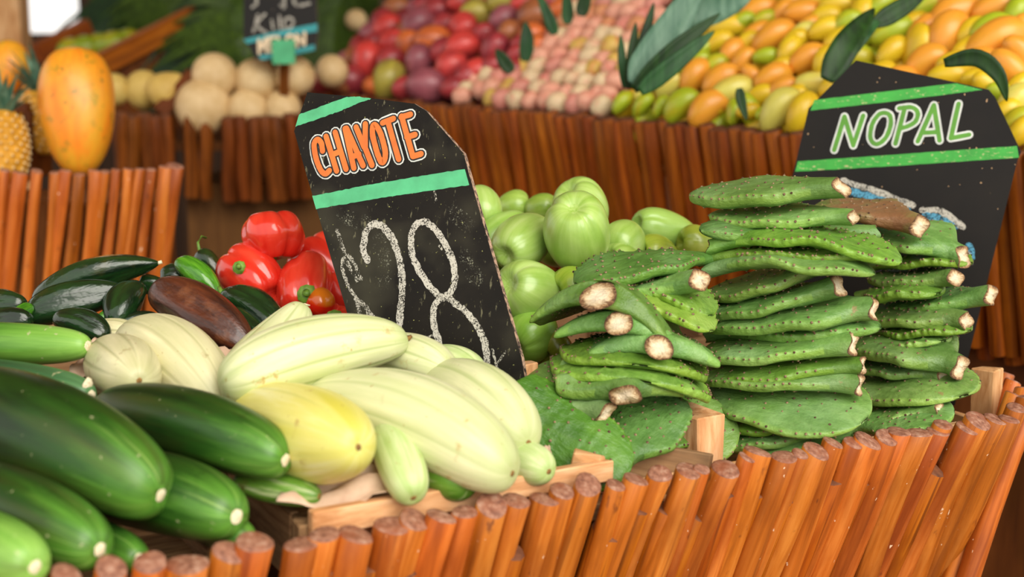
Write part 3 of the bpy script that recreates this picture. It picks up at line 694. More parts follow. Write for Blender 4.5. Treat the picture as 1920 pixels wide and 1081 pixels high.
F6.each('chalk_digit_eight', [([(488,492),(452,520),(446,590),(476,672),(525,740),(562,766),(596,735),(604,690),(590,620),(555,550),(520,508)], True), ([(562,768),(532,790),(526,850),(548,935),(560,990)], False), ([(585,772),(640,815),(690,880),(716,950),(718,1060)], False)], 25 * pw6, MAT['chalk'], .0006, .22, 8)
F6.each('chalk_smear', [([(740,955),(755,1010),(772,1062)], False), ([(762,1000),(790,960)], False), ([(530,385),(536,415)], False), ([(470,930),(520,905)], False), ([(548,580),(556,592)], False)], 9 * pw6, MAT['chalk_thin'], .0006, .4, 9)
F6.each('rubbed_chalk', [([(330,560),(350,640),(340,720)], False), ([(600,460),(650,500)], False), ([(200,470),(280,500)], False), ([(640,620),(680,700)], False)], 60 * pw6, MAT['chalk_faint'], .0003, .2, 10)

np0 = at(1700, 300, 2.44); nn = Vector((-.30, -.93, .16))
sn2 = plane_sign('price_sign', 'black NOPAL sign with green letters and stripes behind the cactus stacks', np0, nn,
    [(1605,113), (1854,168), (1866,182), (1915,285), (1908,300), (1818,660), (1790,760), (1500,760), (1470,420), (1484,338), (1516,203)], .012, MAT['black_b'], MAT['sign_edge'])
F7 = Face(sn2, np0, nn, c7)
F7.patch('green_stripe', [(110,206),(420,168),(735,131),(850,160)], [(93,252),(400,218),(700,180),(852,161)], MAT['green'], .0005, .8, 3)
F7.patch('green_stripe', [(38,476),(500,443),(1003,408)], [(26,521),(500,494),(1012,459)], MAT['green'], .0005, .8, 4)
NL = {'letter_n': sharp((198,426),(243,278),(282,406),(326,274)), 'letter_o': [([(400,266),(440,270),(447,312),(425,372),(385,400),(358,374),(366,312)], True)],
 'letter_p': sharp((468,398),(508,244)) + [([(484,242),(540,238),(566,262),(556,300),(520,322),(490,330)], False)],
 'letter_a': sharp((566,388),(637,228),(662,384)) + sharp((596,350),(652,346)), 'letter_l': sharp((746,222),(712,374),(792,358))}
pw7 = .4255 * 2.44 / FPX
for nm, st in NL.items():
    lo = F7.strokes(nm, st, 19 * pw7, MAT['leafgreen'], .0012, .08, 11)
    F7.strokes('white_outline', st, 36 * pw7, MAT['white'], .0007, .05, 12, parent=lo)
F7.each('chalk_stroke', [([(235,560),(330,590),(430,625),(545,670)], False), ([(585,690),(650,690),(710,720),(765,765)], False), ([(780,880),(798,920)], False)], 26 * pw7, MAT['chalk'], .0006, .3, 13)
F7.each('blue_chalk_stroke', [([(235,600),(330,625),(440,655),(520,690)], False), ([(600,715),(680,735),(730,760)], False), ([(790,850),(800,900)], False)], 34 * pw7, MAT['chalk_blue'], .0004, .3, 14)

# ---------------------------------------------------------------- cactus pads
k = M('cactus_pad_skin'); a = k.attr(); o = k.shift(k.obj())
c = k.ramp(k.noise(o, 16, 4, .6), [(.3, '#547C36'), (.55, '#70984A'), (.8, '#8EB064')])
c = k.mix(k.mr(k.noise(k.sc(o, (1, 1, .3)), 60, 3), .5, .75, 0, .35), c, '#9CBC70')
c = k.mix(k.mr(k.noise(o, 8, 3), .52, .75, 0, .45), c, '#84A682')
c = k.mix(k.mr(k.sep(a, 0), .75, 1.0, 0, .4), c, '#9CC44A')
c = k.mix(1, c, k.tint(), 'MULTIPLY')
c = k.n('ShaderNodeHueSaturation', {'Hue': k.mr(k.math(k.math(k.rnd(), 5.7), 1, 'FRACT'), 0, 1, .485, .512), 'Saturation': 1., 'Value': k.mr(k.rnd(), 0, 1, .72, 1.08), 'Color': c}).outputs[0]
c = k.mix(k.mr(k.noise(k.sc(o, (1, 1, .35)), 48, 4, .65), .56, .7, 0, .45), c, '#4C6E30')
c = k.mix(k.mr(k.noise(o, 38, 5, .7), .67, .71, 0, .8), c, '#8E7A4E')
with_ = k.n('ShaderNodeObjectInfo').outputs['Alpha']
c = k.mix(k.math(k.math(1., with_, 'SUBTRACT'), k.mr(k.noise(o, 14, 4), .3, .55)), c, '#8A5A40')
k.p(Base_Color=c, Roughness=.46, Subsurface_Weight=.06, Subsurface_Radius=(.006, .01, .003), Subsurface_Scale=.5).bump(k.math(k.noise(k.sc(o, (1, 1, .45)), 55, 4), k.math(k.noise(o, 150, 2), .2), 'ADD'), .8, .006); MAT['pad'] = k.done()
k = M('cut_cactus_flesh'); a = k.attr(); g = k.noise(k.obj(), 120, 4, .7, 1)
rr = k.math(k.sep(a, 0), k.math(k.math(g, .5, 'SUBTRACT'), .9), 'ADD')
c = k.ramp(rr, [(.3, '#E6D6B8'), (.62, '#D6BE96'), (.84, '#9A764E'), (1.0, '#50341E')])
c = k.mix(k.mr(k.noise(k.shift(k.obj()), 55, 3), .62, .70, 0, .85), c, '#6E4A2C')
k.p(Base_Color=c, Roughness=.75).bump(g, .8, .006); MAT['cut'] = k.done()
k = M('areole_felt'); c = k.ramp(k.noise(k.obj(), 150, 2), [(.35, '#4A3020'), (.65, '#9A8060')]); k.p(Base_Color=c, Roughness=.9); MAT['areole'] = k.done()

def pad_mesh(L, Wd, T, rs, seed, bend=0., arch=0., ripple=.003, slant=0., rim=.0016, twist=0., notch=None, dens=1., stem=.5, stray=1.):
    rnd = random.Random(seed); nu, nv = 92, 48; ph = rnd.uniform(0, 6.28)
    def wh(u):
        s = sm(.06, stem, u); tip = math.sqrt(max(0, 1 - (max(0, u - .58) / .42) ** 2.3))
        w = (rs * (1 - s) + Wd / 2 * s) * (tip if u > .58 else 1)
        h = (rs * .82 * (1 - sm(0, .42, u)) + T / 2 * sm(0, .42, u)) * (max(0, 1 - (max(0, u - .6) / .4) ** 5) ** .5)
        return max(w, .0004), max(h, .0004)
    spots = []                                        # areoles: (u, x share, side)
    for i in range(int(9 * dens)):
        u = .2 + .74 * (i + .5) / (9 * dens)
        w, _ = wh(u); m_ = max(1, int(w * 2 / .021))
        for j in range(m_):
            for sd in (1, -1):
                if rnd.random() < .8: spots.append((min(.96, u + rnd.uniform(-.025, .025)), ((j + .5 + .5 * (i % 2)) / m_ * 2 - 1) * .8 + rnd.uniform(-.06, .06), sd))
    edge = []
    ne = int(L / .0155 * min(1.25, dens))
    for i in range(ne):
        u = .22 + .75 * (i + rnd.uniform(.25, .75)) / ne; edge += [(u, .985, 0), (u + rnd.uniform(-.02, .02), -.985, 0)]
    def surf(u, xs, sd):
        w, h = wh(u); xs = max(-1, min(1, xs)); th = math.acos(xs) * (1 if sd >= 0 else -1)
        return base(u, th)
    def base(u, th):
        w, h = wh(u); sn_ = math.sin(th); x, y = w * math.cos(th), h * math.copysign(abs(sn_) ** (1 - .46 * sm(.05, .4, u)), sn_)
        e = (x / (Wd / 2)) if Wd else 0; z = u * L
        z += slant * y * (1 - sm(0, .16, u)) + (.18 * rs * math.sin(3 * th + ph)) * (1 - sm(0, .05, u))
        tw = twist * (u - .3) * sm(.2, .6, u); cx, sx = math.cos(tw), math.sin(tw); x, y = x * cx - y * sx, x * sx + y * cx
        y += bend * 4 * u * (1 - u) + arch * e * e + ripple * e * e * math.sin(13 * u + ph + (1.5 if x > 0 else 0)) * sm(.2, .5, u) + ripple * .5 * math.sin(6 * u + 3 * e + ph)
        return Vector((x, y, z))
    spw = [(surf(*s), rim * .75) for s in spots] + [(surf(u, e, 0), rim) for u, e, _ in edge]
    P_ = np.array([tuple(p) for p, _ in spw]); A_ = np.array([q for _, q in spw])
    v = []; at_ = []; f = []
    for i in range(nu):
        u = (i / (nu - 1)) ** 1.0 * .998
        if u > .8: u = .8 + (u - .8) * 1.0
        cen = base(u, math.pi / 2) * .5 + base(u, -math.pi / 2) * .5
        for j in range(nv):
            th = 2 * math.pi * j / nv; p = base(u, th); w, h = wh(u)
            nrm = Vector((math.cos(th) / max(w, .002), math.sin(th) / max(h, .002), 0)).normalized()
            d2 = ((P_ - np.array(tuple(p))) ** 2).sum(1); b = float((A_ * np.exp(-d2 / .0040 ** 2)).max()) if len(A_) else 0
            p = p + nrm * b
            if notch and u > .3:
                dd = (p.z / L - notch[0]) ** 2 * (L / Wd) ** 2 + (p.x / Wd - notch[1]) ** 2
                if dd < notch[2] ** 2:
                    q = notch[2] / max(1e-4, math.sqrt(dd)); p.x = (notch[1] + (p.x / Wd - notch[1]) * q) * Wd if False else p.x * (1 - .55 * (1 - dd / notch[2] ** 2))
            v.append(p); at_.append((abs(math.cos(th)) ** 3 if u > .15 else 0, u, 0))
    for i in range(nu - 1):
        for j in range(nv): a_, b_ = i*nv + j, i*nv + (j+1) % nv; f.append((a_, a_ + nv, b_ + nv, b_))
    f.append(tuple((nu-1)*nv + j for j in range(nv)))
    body = new_mesh('pad', v, f, [MAT['pad']], True, None, {'sp': at_})
    cv = []; ca = []; cf = []; c0 = sum((Vector(v[j]) for j in range(nv)), Vector()) / nv
    for q, dz in ((1.015, .0), (.86, -.0012), (.5, .0008)):
        for j in range(nv): cv.append(c0 + (Vector(v[j]) - c0) * q + Vector((0, 0, dz + rnd.uniform(-.0007, .0007) * (q < 1)))); ca.append((q, 0, 0))
    cv.append(c0 + Vector((0, 0, .001))); ca.append((0, 0, 0))
    for i in range(2):
        for j in range(nv): cf.append((i*nv + (j+1) % nv, i*nv + j, i*nv + nv + j, i*nv + nv + (j+1) % nv))
    for j in range(nv): cf.append((2*nv + (j+1) % nv, 2*nv + j, 3*nv))
    cut = new_mesh('cut_end', cv, cf, [MAT['cut']], True, None, {'sp': ca})
    av = []; af = []                                   # felted bumps, a few with a spine
    for idx, (p, q) in enumerate(spw):
        r = rnd.uniform(.0013, .0023); u_, xs, sd = (spots + edge)[idx]
        th = math.acos(max(-1, min(1, xs))) * (1 if sd >= 0 else -1); w, h = wh(u_)
        nz = Vector((math.cos(th) / max(w, .002), math.sin(th) / max(h, .002), .0)).normalized(); tx = nz.cross(Vector((0, 0, 1))).normalized(); ty = nz.cross(tx)
        c_ = p + nz * q; n_ = len(av)
        for s_, k_, z_ in ((1., 0, -.0006), (.75, .5, .0008)):
            for j in range(6): t_ = (j + k_) * math.pi / 3; av.append(c_ + (tx * math.cos(t_) + ty * math.sin(t_)) * r * s_ + nz * z_)
        for j in range(6): b_ = (j+1) % 6; af += [(n_ + j, n_ + b_, n_ + 6 + j), (n_ + b_, n_ + 6 + b_, n_ + 6 + j)]
        af.append(tuple(n_ + 6 + j for j in range(6)))
        if rnd.random() < .16 * stray:
            n_ = len(av); d_ = (nz + Vector((rnd.uniform(-.8, .8), rnd.uniform(-.8, .8), rnd.uniform(-.8, .8)))).normalized()
            av += [c_ + tx * .0004, c_ - tx * .0004, c_ + ty * .0005, c_ + d_ * rnd.uniform(.004, .009)]; af += [(n_, n_+1, n_+3), (n_+1, n_+2, n_+3), (n_+2, n_, n_+3)]
    return body, cut, new_mesh('areoles', av, af, [MAT['areole']], True)
def pad(label, base, tip, Wd, T=.016, rs=.019, up=(0, 0, 1), seed=0, tint='#FFFFFF', arche=0., bend=0., **kw):
    T = T * 1.5; L = (tip - base).length; b, c, s = pad_mesh(L, Wd, T, rs, seed, bend=bend, arch=arche, **kw)
    z = (tip - base).normalized(); u = Vector(up); y = (u - z * u.dot(z)).normalized(); x = y.cross(z)
    m = Matrix((x, y, z)).transposed().to_4x4(); m.translation = base
    o = tag(link('cactus_pad', b, None, m), label, 'cactus pad', 'nopal cactus pads stacked in the crate'); o.color = C(tint, .1 if 'withered' in label else 1)
    link('cut_end', c, o); s_ = link('areoles', s, o); s_['kind'] = 'stuff'
    return o
G1, G2, G3 = '#FFFFFF', '#EEF6F4', '#F4F8B8'
PADS = [
 # middle stack, top to bottom: stem end, tip end
 ('topmost cactus pad of the middle stack, thick cut stem to the right', (1578,352,2.00),(1298,366,2.14),.115,.020,.0190,0,G1,dict(slant=.5,rim=.0021)),
 ('second pad of the middle stack, dark scorched cut end', (1600,408,1.99),(1336,402,2.13),.11,.015,.0150,2,G1,dict(rim=.0021)),
 ('smooth-edged pad third in the middle stack, rounded end left', (1640,436,2.10),(1312,430,2.05),.10,.016,.016,0,G1,dict(tilt=5,rim=.0012)),
 ('wavy bumpy-edged pad arching over the middle stack towards the right', (1330,466,2.05),(1692,490,1.96),.125,.014,.014,4,G3,dict(tilt=3,bend=.026,rim=.0048,dens=1.35,ripple=.005)),
 ('thin bumpy-edged pad just beneath the arching one', (1312,488,2.06),(1660,478,1.975),.12,.012,.013,2,G3,dict(tilt=3,bend=.012,rim=.0045,dens=1.3)),
 ('wavy pad with spines drooping at its right, below the arching bumpy one', (1322,512,2.04),(1642,516,1.95),.125,.014,.014,-2,G1,dict(tilt=3,bend=.026,rim=.003,ripple=.006,stray=3)),
 ('pad with upturned oval cut, middle stack, above the white-ended one', (1566,488,1.97),(1326,548,2.08),.115,.015,.0180,8,G1,dict(slant=1.0,bend=-.006,rim=.0018)),
 ('pad with large white oval cut, halfway up the middle stack', (1572,535,1.955),(1326,578,2.07),.115,.015,.0185,5,G1,dict(slant=.35,bend=-.005,rim=.0018)),
 ('broad pad with small brown cut jutting right from the middle stack', (1638,580,1.96),(1324,606,2.07),.135,.018,.0205,6,G2,dict(rim=.0021,bend=.006,stem=.32)),
 ('dotted-edged pad with rounded right end, centre of the middle stack', (1326,628,2.09),(1652,614,1.98),.125,.017,.014,0,G1,dict(tilt=3,rim=.003,bend=.006)),
 ('pad with round ringed cut end, lower middle stack', (1600,645,1.945),(1318,660,2.06),.12,.016,.0200,5,G1,dict(rim=.0018,bend=.003)),
 ('bright green pad with narrow cut end, third from bottom of middle stack', (1618,684,1.95),(1316,694,2.06),.12,.014,.0145,0,G3,dict(rim=.0018,bend=.003)),
 ('pad with sloping thick stem, second from bottom of middle stack', (1612,722,1.945),(1312,700,2.06),.12,.015,.0180,-6,G1,dict(rim=.0018,bend=.010)),
 ('large flat pad facing up under the middle stack, bitten front edge', (1290,706,2.12),(1622,790,1.915),.185,.013,.016,0,G2,dict(tilt=20,rim=.0016,bend=.012,arche=-.006,notch=(.52,.5,.22))),
 ('bright pad lying below the bitten one at the crate front', (1330,800,2.02),(1520,764,1.965),.11,.012,.014,0,G3,dict(rim=.0018)),
 ('pad low in the middle stack with stub of stem to the right', (1566,806,1.93),(1330,815,2.03),.11,.014,.0165,0,G1,dict(rim=.0018)),
 ('pad flat on the crate floor below the middle stack', (1340,836,2.02),(1600,812,1.935),.12,.013,.014,0,G1,dict(rim=.002,dens=1.3)),
 ('pad lowest under the right stack beside the stick tops', (1590,800,2.08),(1790,770,2.03),.12,.013,.014,0,G1,dict(rim=.002,dens=1.3)),
 # right stack
 ('brown withered pad on top of the right stack', (1724,425,2.10),(1540,386,2.26),.11,.016,.0200,-3,'#FFFFFF',dict(bend=.008,rim=.0018,slant=.2)),
 ('large drooping pad below the brown one, white cut end to the right', (1806,480,2.13),(1590,442,2.27),.15,.018,.0200,-2,G1,dict(bend=.022,rim=.0018,stem=.3,slant=.3)),
 ('bumpy-edged pad in the right stack under the drooping one', (1620,500,2.24),(1822,492,2.14),.11,.012,.012,0,G3,dict(tilt=3,bend=.010,rim=.0045,dens=1.3)),
 ('pad with white slanting cut end, third stem of the right stack', (1792,522,2.11),(1640,520,2.24),.10,.014,.0165,0,G2,dict(rim=.0018,slant=.4)),
 ('yellowish bumpy-edged pad between two stems of the right stack', (1610,556,2.22),(1760,548,2.11),.11,.014,.013,0,G3,dict(tilt=3,rim=.004,dens=1.2,bend=.004)),
 ('pad whose stem juts farthest right from the right stack', (1858,554,2.11),(1660,574,2.24),.11,.015,.0190,4,G1,dict(rim=.0018)),
 ('pad with frayed brownish cut, middle of the right stack', (1812,602,2.10),(1626,586,2.22),.115,.016,.0185,0,G1,dict(rim=.0018,bend=.004)),
 ('upper of two bumpy-edged pads in the lower right stack', (1620,622,2.22),(1818,618,2.10),.11,.011,.012,0,G3,dict(tilt=3,rim=.0045,dens=1.3,bend=.004)),
 ('lower of two bumpy-edged pads in the lower right stack', (1616,640,2.22),(1770,640,2.10),.11,.011,.012,0,G1,dict(tilt=3,rim=.004,dens=1.3)),
 ('broad waxy pad with dry oval cut facing down, lower right stack', (1800,690,2.07),(1606,650,2.22),.145,.020,.0210,-2,G2,dict(bend=.020,rim=.0018,stem=.3)),
 ('pad tucked under the broad waxy one, pale stub showing', (1768,706,2.09),(1610,672,2.2),.11,.013,.0150,0,G1,dict(rim=.0018,bend=.004)),
 ('large flat pad under the right stack, pointed towards the right post', (1590,712,2.26),(1808,742,2.04),.18,.015,.016,0,G1,dict(tilt=18,rim=.0016,bend=.014,arche=-.006)),
 ('pad with pale stub at the bottom of the right stack', (1762,768,2.03),(1600,782,2.14),.11,.014,.0140,0,G1,dict(rim=.0018)),
 # left stack
 ('bumpy-edged pad on top of the left stack, dark spiny end left', (1350,486,2.06),(1080,530,1.97),.12,.016,.013,3,'#E4F0D8',dict(tilt=3,bend=.012,rim=.0045,dens=1.35,ripple=.004)),
 ('pad with round cut stem at the upper right of the left stack', (1312,526,1.92),(1130,556,2.06),.10,.018,.0195,4,G1,dict(rim=.0018,slant=.3)),
 ('upper bumpy pad edge drooping right in the left stack', (1160,530,2.05),(1332,590,1.93),.10,.013,.012,10,G3,dict(tilt=0,bend=.018,rim=.0045,dens=1.3)),
 ('lower bumpy pad edge drooping right in the left stack', (1120,545,2.04),(1334,622,1.91),.10,.013,.012,10,G3,dict(tilt=0,bend=.024,rim=.0045,dens=1.3))]
for i, (lab, a, b, Wd, T, rs, roll, tint, kw) in enumerate(PADS):
    p, q = at(*a), at(*b); z = (q - p).normalized(); tl = R_(kw.pop('tilt', 11)); u = Vector((0, -math.sin(tl), math.cos(tl)))
    pad(lab, p, q, Wd, T, rs, u, 200 + i, tint, **kw)
# pads of the left stack whose stems point to the viewer: stem, tip behind, width to the sides
FR = [('arched pad with large white oval cut, uppermost stem of the left stack', (1122,552,1.86),(1185,556,2.05),.20,.019,.0235,'#F4F6D0',.060,dict(slant=1.7,rim=.0018,stem=.20,bend=.006)),
      ('arched pad with dark rotten oval cut, second stem of the left stack', (1160,606,1.85),(1190,598,2.04),.18,.017,.0190,G1,.036,dict(slant=1.2,rim=.0018,stem=.2,bend=.004)),
      ('arched pad with round fibrous cut, third stem of the left stack', (1236,650,1.84),(1205,632,2.03),.18,.018,.0195,G1,.022,dict(slant=.6,rim=.0018,stem=.2,bend=.004)),
      ('thin bumpy-edged pad beneath the three cut stems', (1180,628,2.05),(1200,684,1.835),.205,.013,.012,G3,.024,dict(rim=.0045,dens=1.4,bend=.004)),
      ('long bumpy-edged pad below, sweeping down to the right end', (1165,645,2.05),(1205,716,1.825),.225,.015,.012,'#EAF4C8',.030,dict(rim=.0045,dens=1.4,bend=.004)),
      ('wrinkled waxy pad with dried cut pointing at the viewer', (1172,746,1.81),(1150,672,1.93),.175,.016,.0215,G2,.010,dict(rim=.0020,stem=.34,ripple=.010,slant=-.3)),
      ('pad with crusty cut end behind the leaning front pad', (1136,776,1.82),(1010,690,1.95),.11,.016,.0170,G1,.0,dict(rim=.003,ripple=.006,slant=-.2))]
for i, (lab, a, b, Wd, T, rs, tint, ar, kw) in enumerate(FR):
    p, q = at(*a), at(*b); z = (q - p).normalized(); rl = [6, 6, 5, -8, -11, 4, 0][i]
    u = Matrix.Rotation(R_(rl), 3, z) @ Vector((0, (-.05, -.05, -.05, -.1, -.15, -.7, -.45)[i], 1)).normalized(); pad(lab, p, q, Wd, T, rs, u, 300 + i, tint, arche=-ar, **kw)
# pads leaning with a broad face to the viewer
n_face = lambda x, y, z: Vector((x, y, z))
pad('big leaning pad, broad dotted face to the viewer, left of the wooden block', at(918,735,1.86), at(1178,890,1.77), .118, .013, .024, n_face(-.05,-.80,.62), 401, '#D0E8A0', arche=-.012, rim=.0032, stem=.16, dens=1.2)
pad('pad with torn pale scar at its base, between leaning pad and wooden block', at(1160,862,1.80), at(1262,738,1.93), .10, .014, .020, n_face(-.2,-.75,.66), 402, G2, rim=.0018, stem=.4)
pad('dotted pad standing behind the wooden block', at(1190,850,1.93), at(1376,782,1.98), .12, .012, .018, n_face(.1,-.6,.8), 403, G1, rim=.0016, stem=.3)
pad('pad filling the gap under the wrinkled one', at(1120,800,1.9), at(1300,760,1.99), .15, .012, .018, n_face(.05,-.5,.85), 404, '#D8E8C0', rim=.0018, stem=.3)

# ---------------------------------------------------------------- back stall: stick wall with mangoes and guavas
A = at(820, 195, 3.8); B = at(1500, 250, 2.9)
BD = (B - A).normalized(); bh = Vector((BD.x, BD.y, 0)).normalized(); BIN = Vector((-bh.y, bh.x, 0))
if BIN.y < 0: BIN = -BIN
bw = tag(empty('stick_wall', (A + B) / 2 - UP * .36), 'long wall of upright orange sticks below the mangoes and guavas', 'fence')
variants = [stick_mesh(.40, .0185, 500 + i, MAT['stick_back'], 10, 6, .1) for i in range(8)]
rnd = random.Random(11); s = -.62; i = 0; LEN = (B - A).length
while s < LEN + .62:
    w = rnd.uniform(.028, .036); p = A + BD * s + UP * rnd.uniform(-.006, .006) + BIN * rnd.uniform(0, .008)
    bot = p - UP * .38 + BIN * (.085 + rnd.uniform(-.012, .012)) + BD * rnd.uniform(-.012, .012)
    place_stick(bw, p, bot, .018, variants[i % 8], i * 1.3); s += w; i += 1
for j in range(40):                                   # second row closing the joints
    p = A + BD * (-.6 + j * .062) + BIN * .022 - UP * .02
    place_stick(bw, p, p - UP * .38 + BIN * .085, .018, variants[(j * 3) % 8], j)
def quad_prism(name, a, b, depth, h0, h1, m, parent=None):
    """solid below the line a-b going depth inwards"""
    v = [a + UP*h0, b + UP*h0, b + depth + UP*h0, a + depth + UP*h0, a + UP*h1, b + UP*h1, b + depth + UP*h1, a + depth + UP*h1]
    return link(name, new_mesh(name, v, [(0,3,2,1),(4,5,6,7),(0,1,5,4),(1,2,6,5),(2,3,7,6),(3,0,4,7)], [m], False), parent)
a0 = A - BD * .62 + BIN * .12; b0 = B + BD * .62 + BIN * .12
pl = quad_prism('stall_plinth', a0, b0, BIN * 1.2, -A.z, -.30, MAT['plinth']); tag(pl, 'brown plinth under the back mango stall', 'plinth')
SL = (BIN * math.cos(R_(33)) + UP * math.sin(R_(33))).normalized(); HN = BD.cross(SL).normalized()
if HN.z < 0: HN = -HN
H0 = A + BIN * .05 + UP * .025
v = []
for p in (a0 - BIN * .1, b0 - BIN * .1): v += [p - UP * .10, p - UP * .10 + SL * 1.3]
v = v + [p - HN * .03 for p in v]
tr = link('display_tray', new_mesh('display_tray', v, [(0,2,3,1),(4,5,7,6),(0,4,6,2),(1,3,7,5),(0,1,5,4),(2,6,7,3)], [MAT['plinth']], False)); tag(tr, 'sloping tray under the heaped mangoes and guavas', 'tray')

def mango_mat(name, stops, blush, blushamt):
    k = M(name); v = k.shift(k.attr()); o = k.shift(k.obj())
    c = k.mix(1, k.tint(), k.ramp(k.noise(k.sc(v, (1.2, 1.2, 1.2)), 1, 3), [(.3, stops[0]), (.7, stops[1])]), 'MULTIPLY')
    c = k.mix(k.mr(k.noise(k.sc(v, (1, 1, 1.3)), 1.1, 1), .48, .68, 0, blushamt), c, blush)
    c = k.mix(k.mr(k.noise(o, 60, 2), .68, .74, 0, .5), c, '#6A4A20')
    k.p(Base_Color=c, Roughness=.38, Coat_Weight=.1); return k.done()
MAT['mango'] = mango_mat('yellow_mango_skin', '#E6E6E6 #FFFFFF'.split(), '#E0A81C', .35)
MAT['redmango'] = mango_mat('red_mango_skin', '#D0D0D0 #FFFFFF'.split(), '#5E2438', .45)
k = M('guava_skin'); v = k.shift(k.attr()); o = k.shift(k.obj())
c = k.mix(1, k.tint(), k.ramp(k.noise(o, 30, 3), [(.3, '#E4D8D0'), (.7, '#FFFFFF')]), 'MULTIPLY'); c = k.mix(k.mr(k.noise(k.sc(v, (1, 1, 1)), 1.4, 2), .5, .7, 0, .5), c, '#D8685A')
k.p(Base_Color=c, Roughness=.5); MAT['guava'] = k.done()
k = M('melon_rind'); c = k.ramp(k.noise(k.shift(k.obj()), 26, 6, .7), [(.3, '#C9A66E'), (.7, '#E6CB9A')]); c = k.mix(1, c, k.tint(), 'MULTIPLY'); k.p(Base_Color=c, Roughness=.6).bump(k.noise(k.obj(), 120, 3), .3, .002); MAT['melon'] = k.done()
k = M('papaya_skin'); a = k.attr(); v = k.shift(a); o = k.shift(k.obj())
c = k.ramp(k.noise(k.sc(v, (2, 2, 2)), 1, 3), [(.3, '#D98A1C'), (.5, '#EE9A22'), (.75, '#EE7E1A')])
c = k.mix(k.mr(k.noise(k.add(o, (3.1, 1.7, 9.2)), 24, 5, .7), .56, .66, 0, .7), c, '#7E7A1E')
c = k.mix(k.mr(k.noise(o, 55, 3, .6), .63, .7, 0, .6), c, '#4E5A20')
c = k.mix(k.mr(k.noise(o, 11, 3), .52, .68, 0, .5), c, '#D8B030')
k.p(Base_Color=c, Roughness=.42, Coat_Weight=.1); MAT['papaya'] = k.done()
def leaf_mat(name, d, l):
    k = M(name); c = k.ramp(k.noise(k.sc(k.shift(k.obj()), (60, 60, 3)), 1, 3), [(.3, d), (.7, l)]); k.p(Base_Color=c, Roughness=.5, Specular_IOR_Level=.3); return k.done()
MAT['leaf'] = leaf_mat('strap_leaf_green', '#143A18', '#2E5C2C'); MAT['leaf_dark'] = leaf_mat('dark_leaf_green', '#0F280C', '#234614'); MAT['frond'] = leaf_mat('palm_leaf_green', '#243A0C', '#4E6A1A'); MAT['leaf_blue'] = leaf_mat('bluish_leaf_green', '#3E6650', '#6E9078')

mango_me = [fruit_mesh('yellow_mango', 1, .285, P(.42, .10, .46), [MAT['mango']], 22, 16, bend=.06, flat=.86, seed=i, lump=.015) for i in range(3)]
rmango_me = [fruit_mesh('red_mango', 1, .42, P(.43, .08, .46), [MAT['redmango']], 22, 16, bend=.04, flat=.9, seed=i, lump=.015) for i in range(3)]
guava_me = [fruit_mesh('guava', 1, .46, P(.42), [MAT['guava']], 14, 10, seed=i, lump=.03, dim1=.06) for i in range(3)]
nub = disc_mesh('stalk_scar', .035, .012, MAT['scar_brown'], 7, 2)
def heap_fruit(name, label, cat, group, px, py, L, ang, meshes, color, lift, seed, wid=None, scar=True, plane=None):
    """fruit lying on the sloping heap under the pixel, L pixels long, ang turned in the heap's slope"""
    p = on_plane(px, py, H0 + HN * lift, HN) if plane is None else on_plane(px, py, *plane)
    sd0 = (p - A).dot(BIN)
    if plane is None and sd0 < .025: p = p + SL * ((.025 - sd0) / SL.dot(BIN))
    r = random.Random(seed); size = L * (p - CAMP).length / FPX * 1.1
    ax = (at(px + 30 * math.cos(R_(ang)), py + 30 * math.sin(R_(ang)), p.y) - at(px, py, p.y)).normalized()
    ax = (ax + (CAMP - p).normalized() * r.uniform(-.35, .35)).normalized()
    m = frame(p - ax * .5, p + ax * .5, Vector((r.uniform(-.6, .6), r.uniform(-.6, 0), 1)))
    w = 1 if wid is None else wid; m = m @ Matrix.Diagonal((size * w, size * w, size, 1))
    o = link(name, meshes[seed % len(meshes)], None, m); o.color = C(color); tag(o, label, cat, group)
    if scar: link('stalk_scar', nub, o, Matrix.Translation((0, 0, .497)))
    return o
Y_, O_, G_, PY = '#EECB26', '#F8A836', '#B4C828', '#E6DC66'
NAMEC = {Y_: 'yellow', O_: 'orange', G_: 'green', PY: 'pale-yellow'}
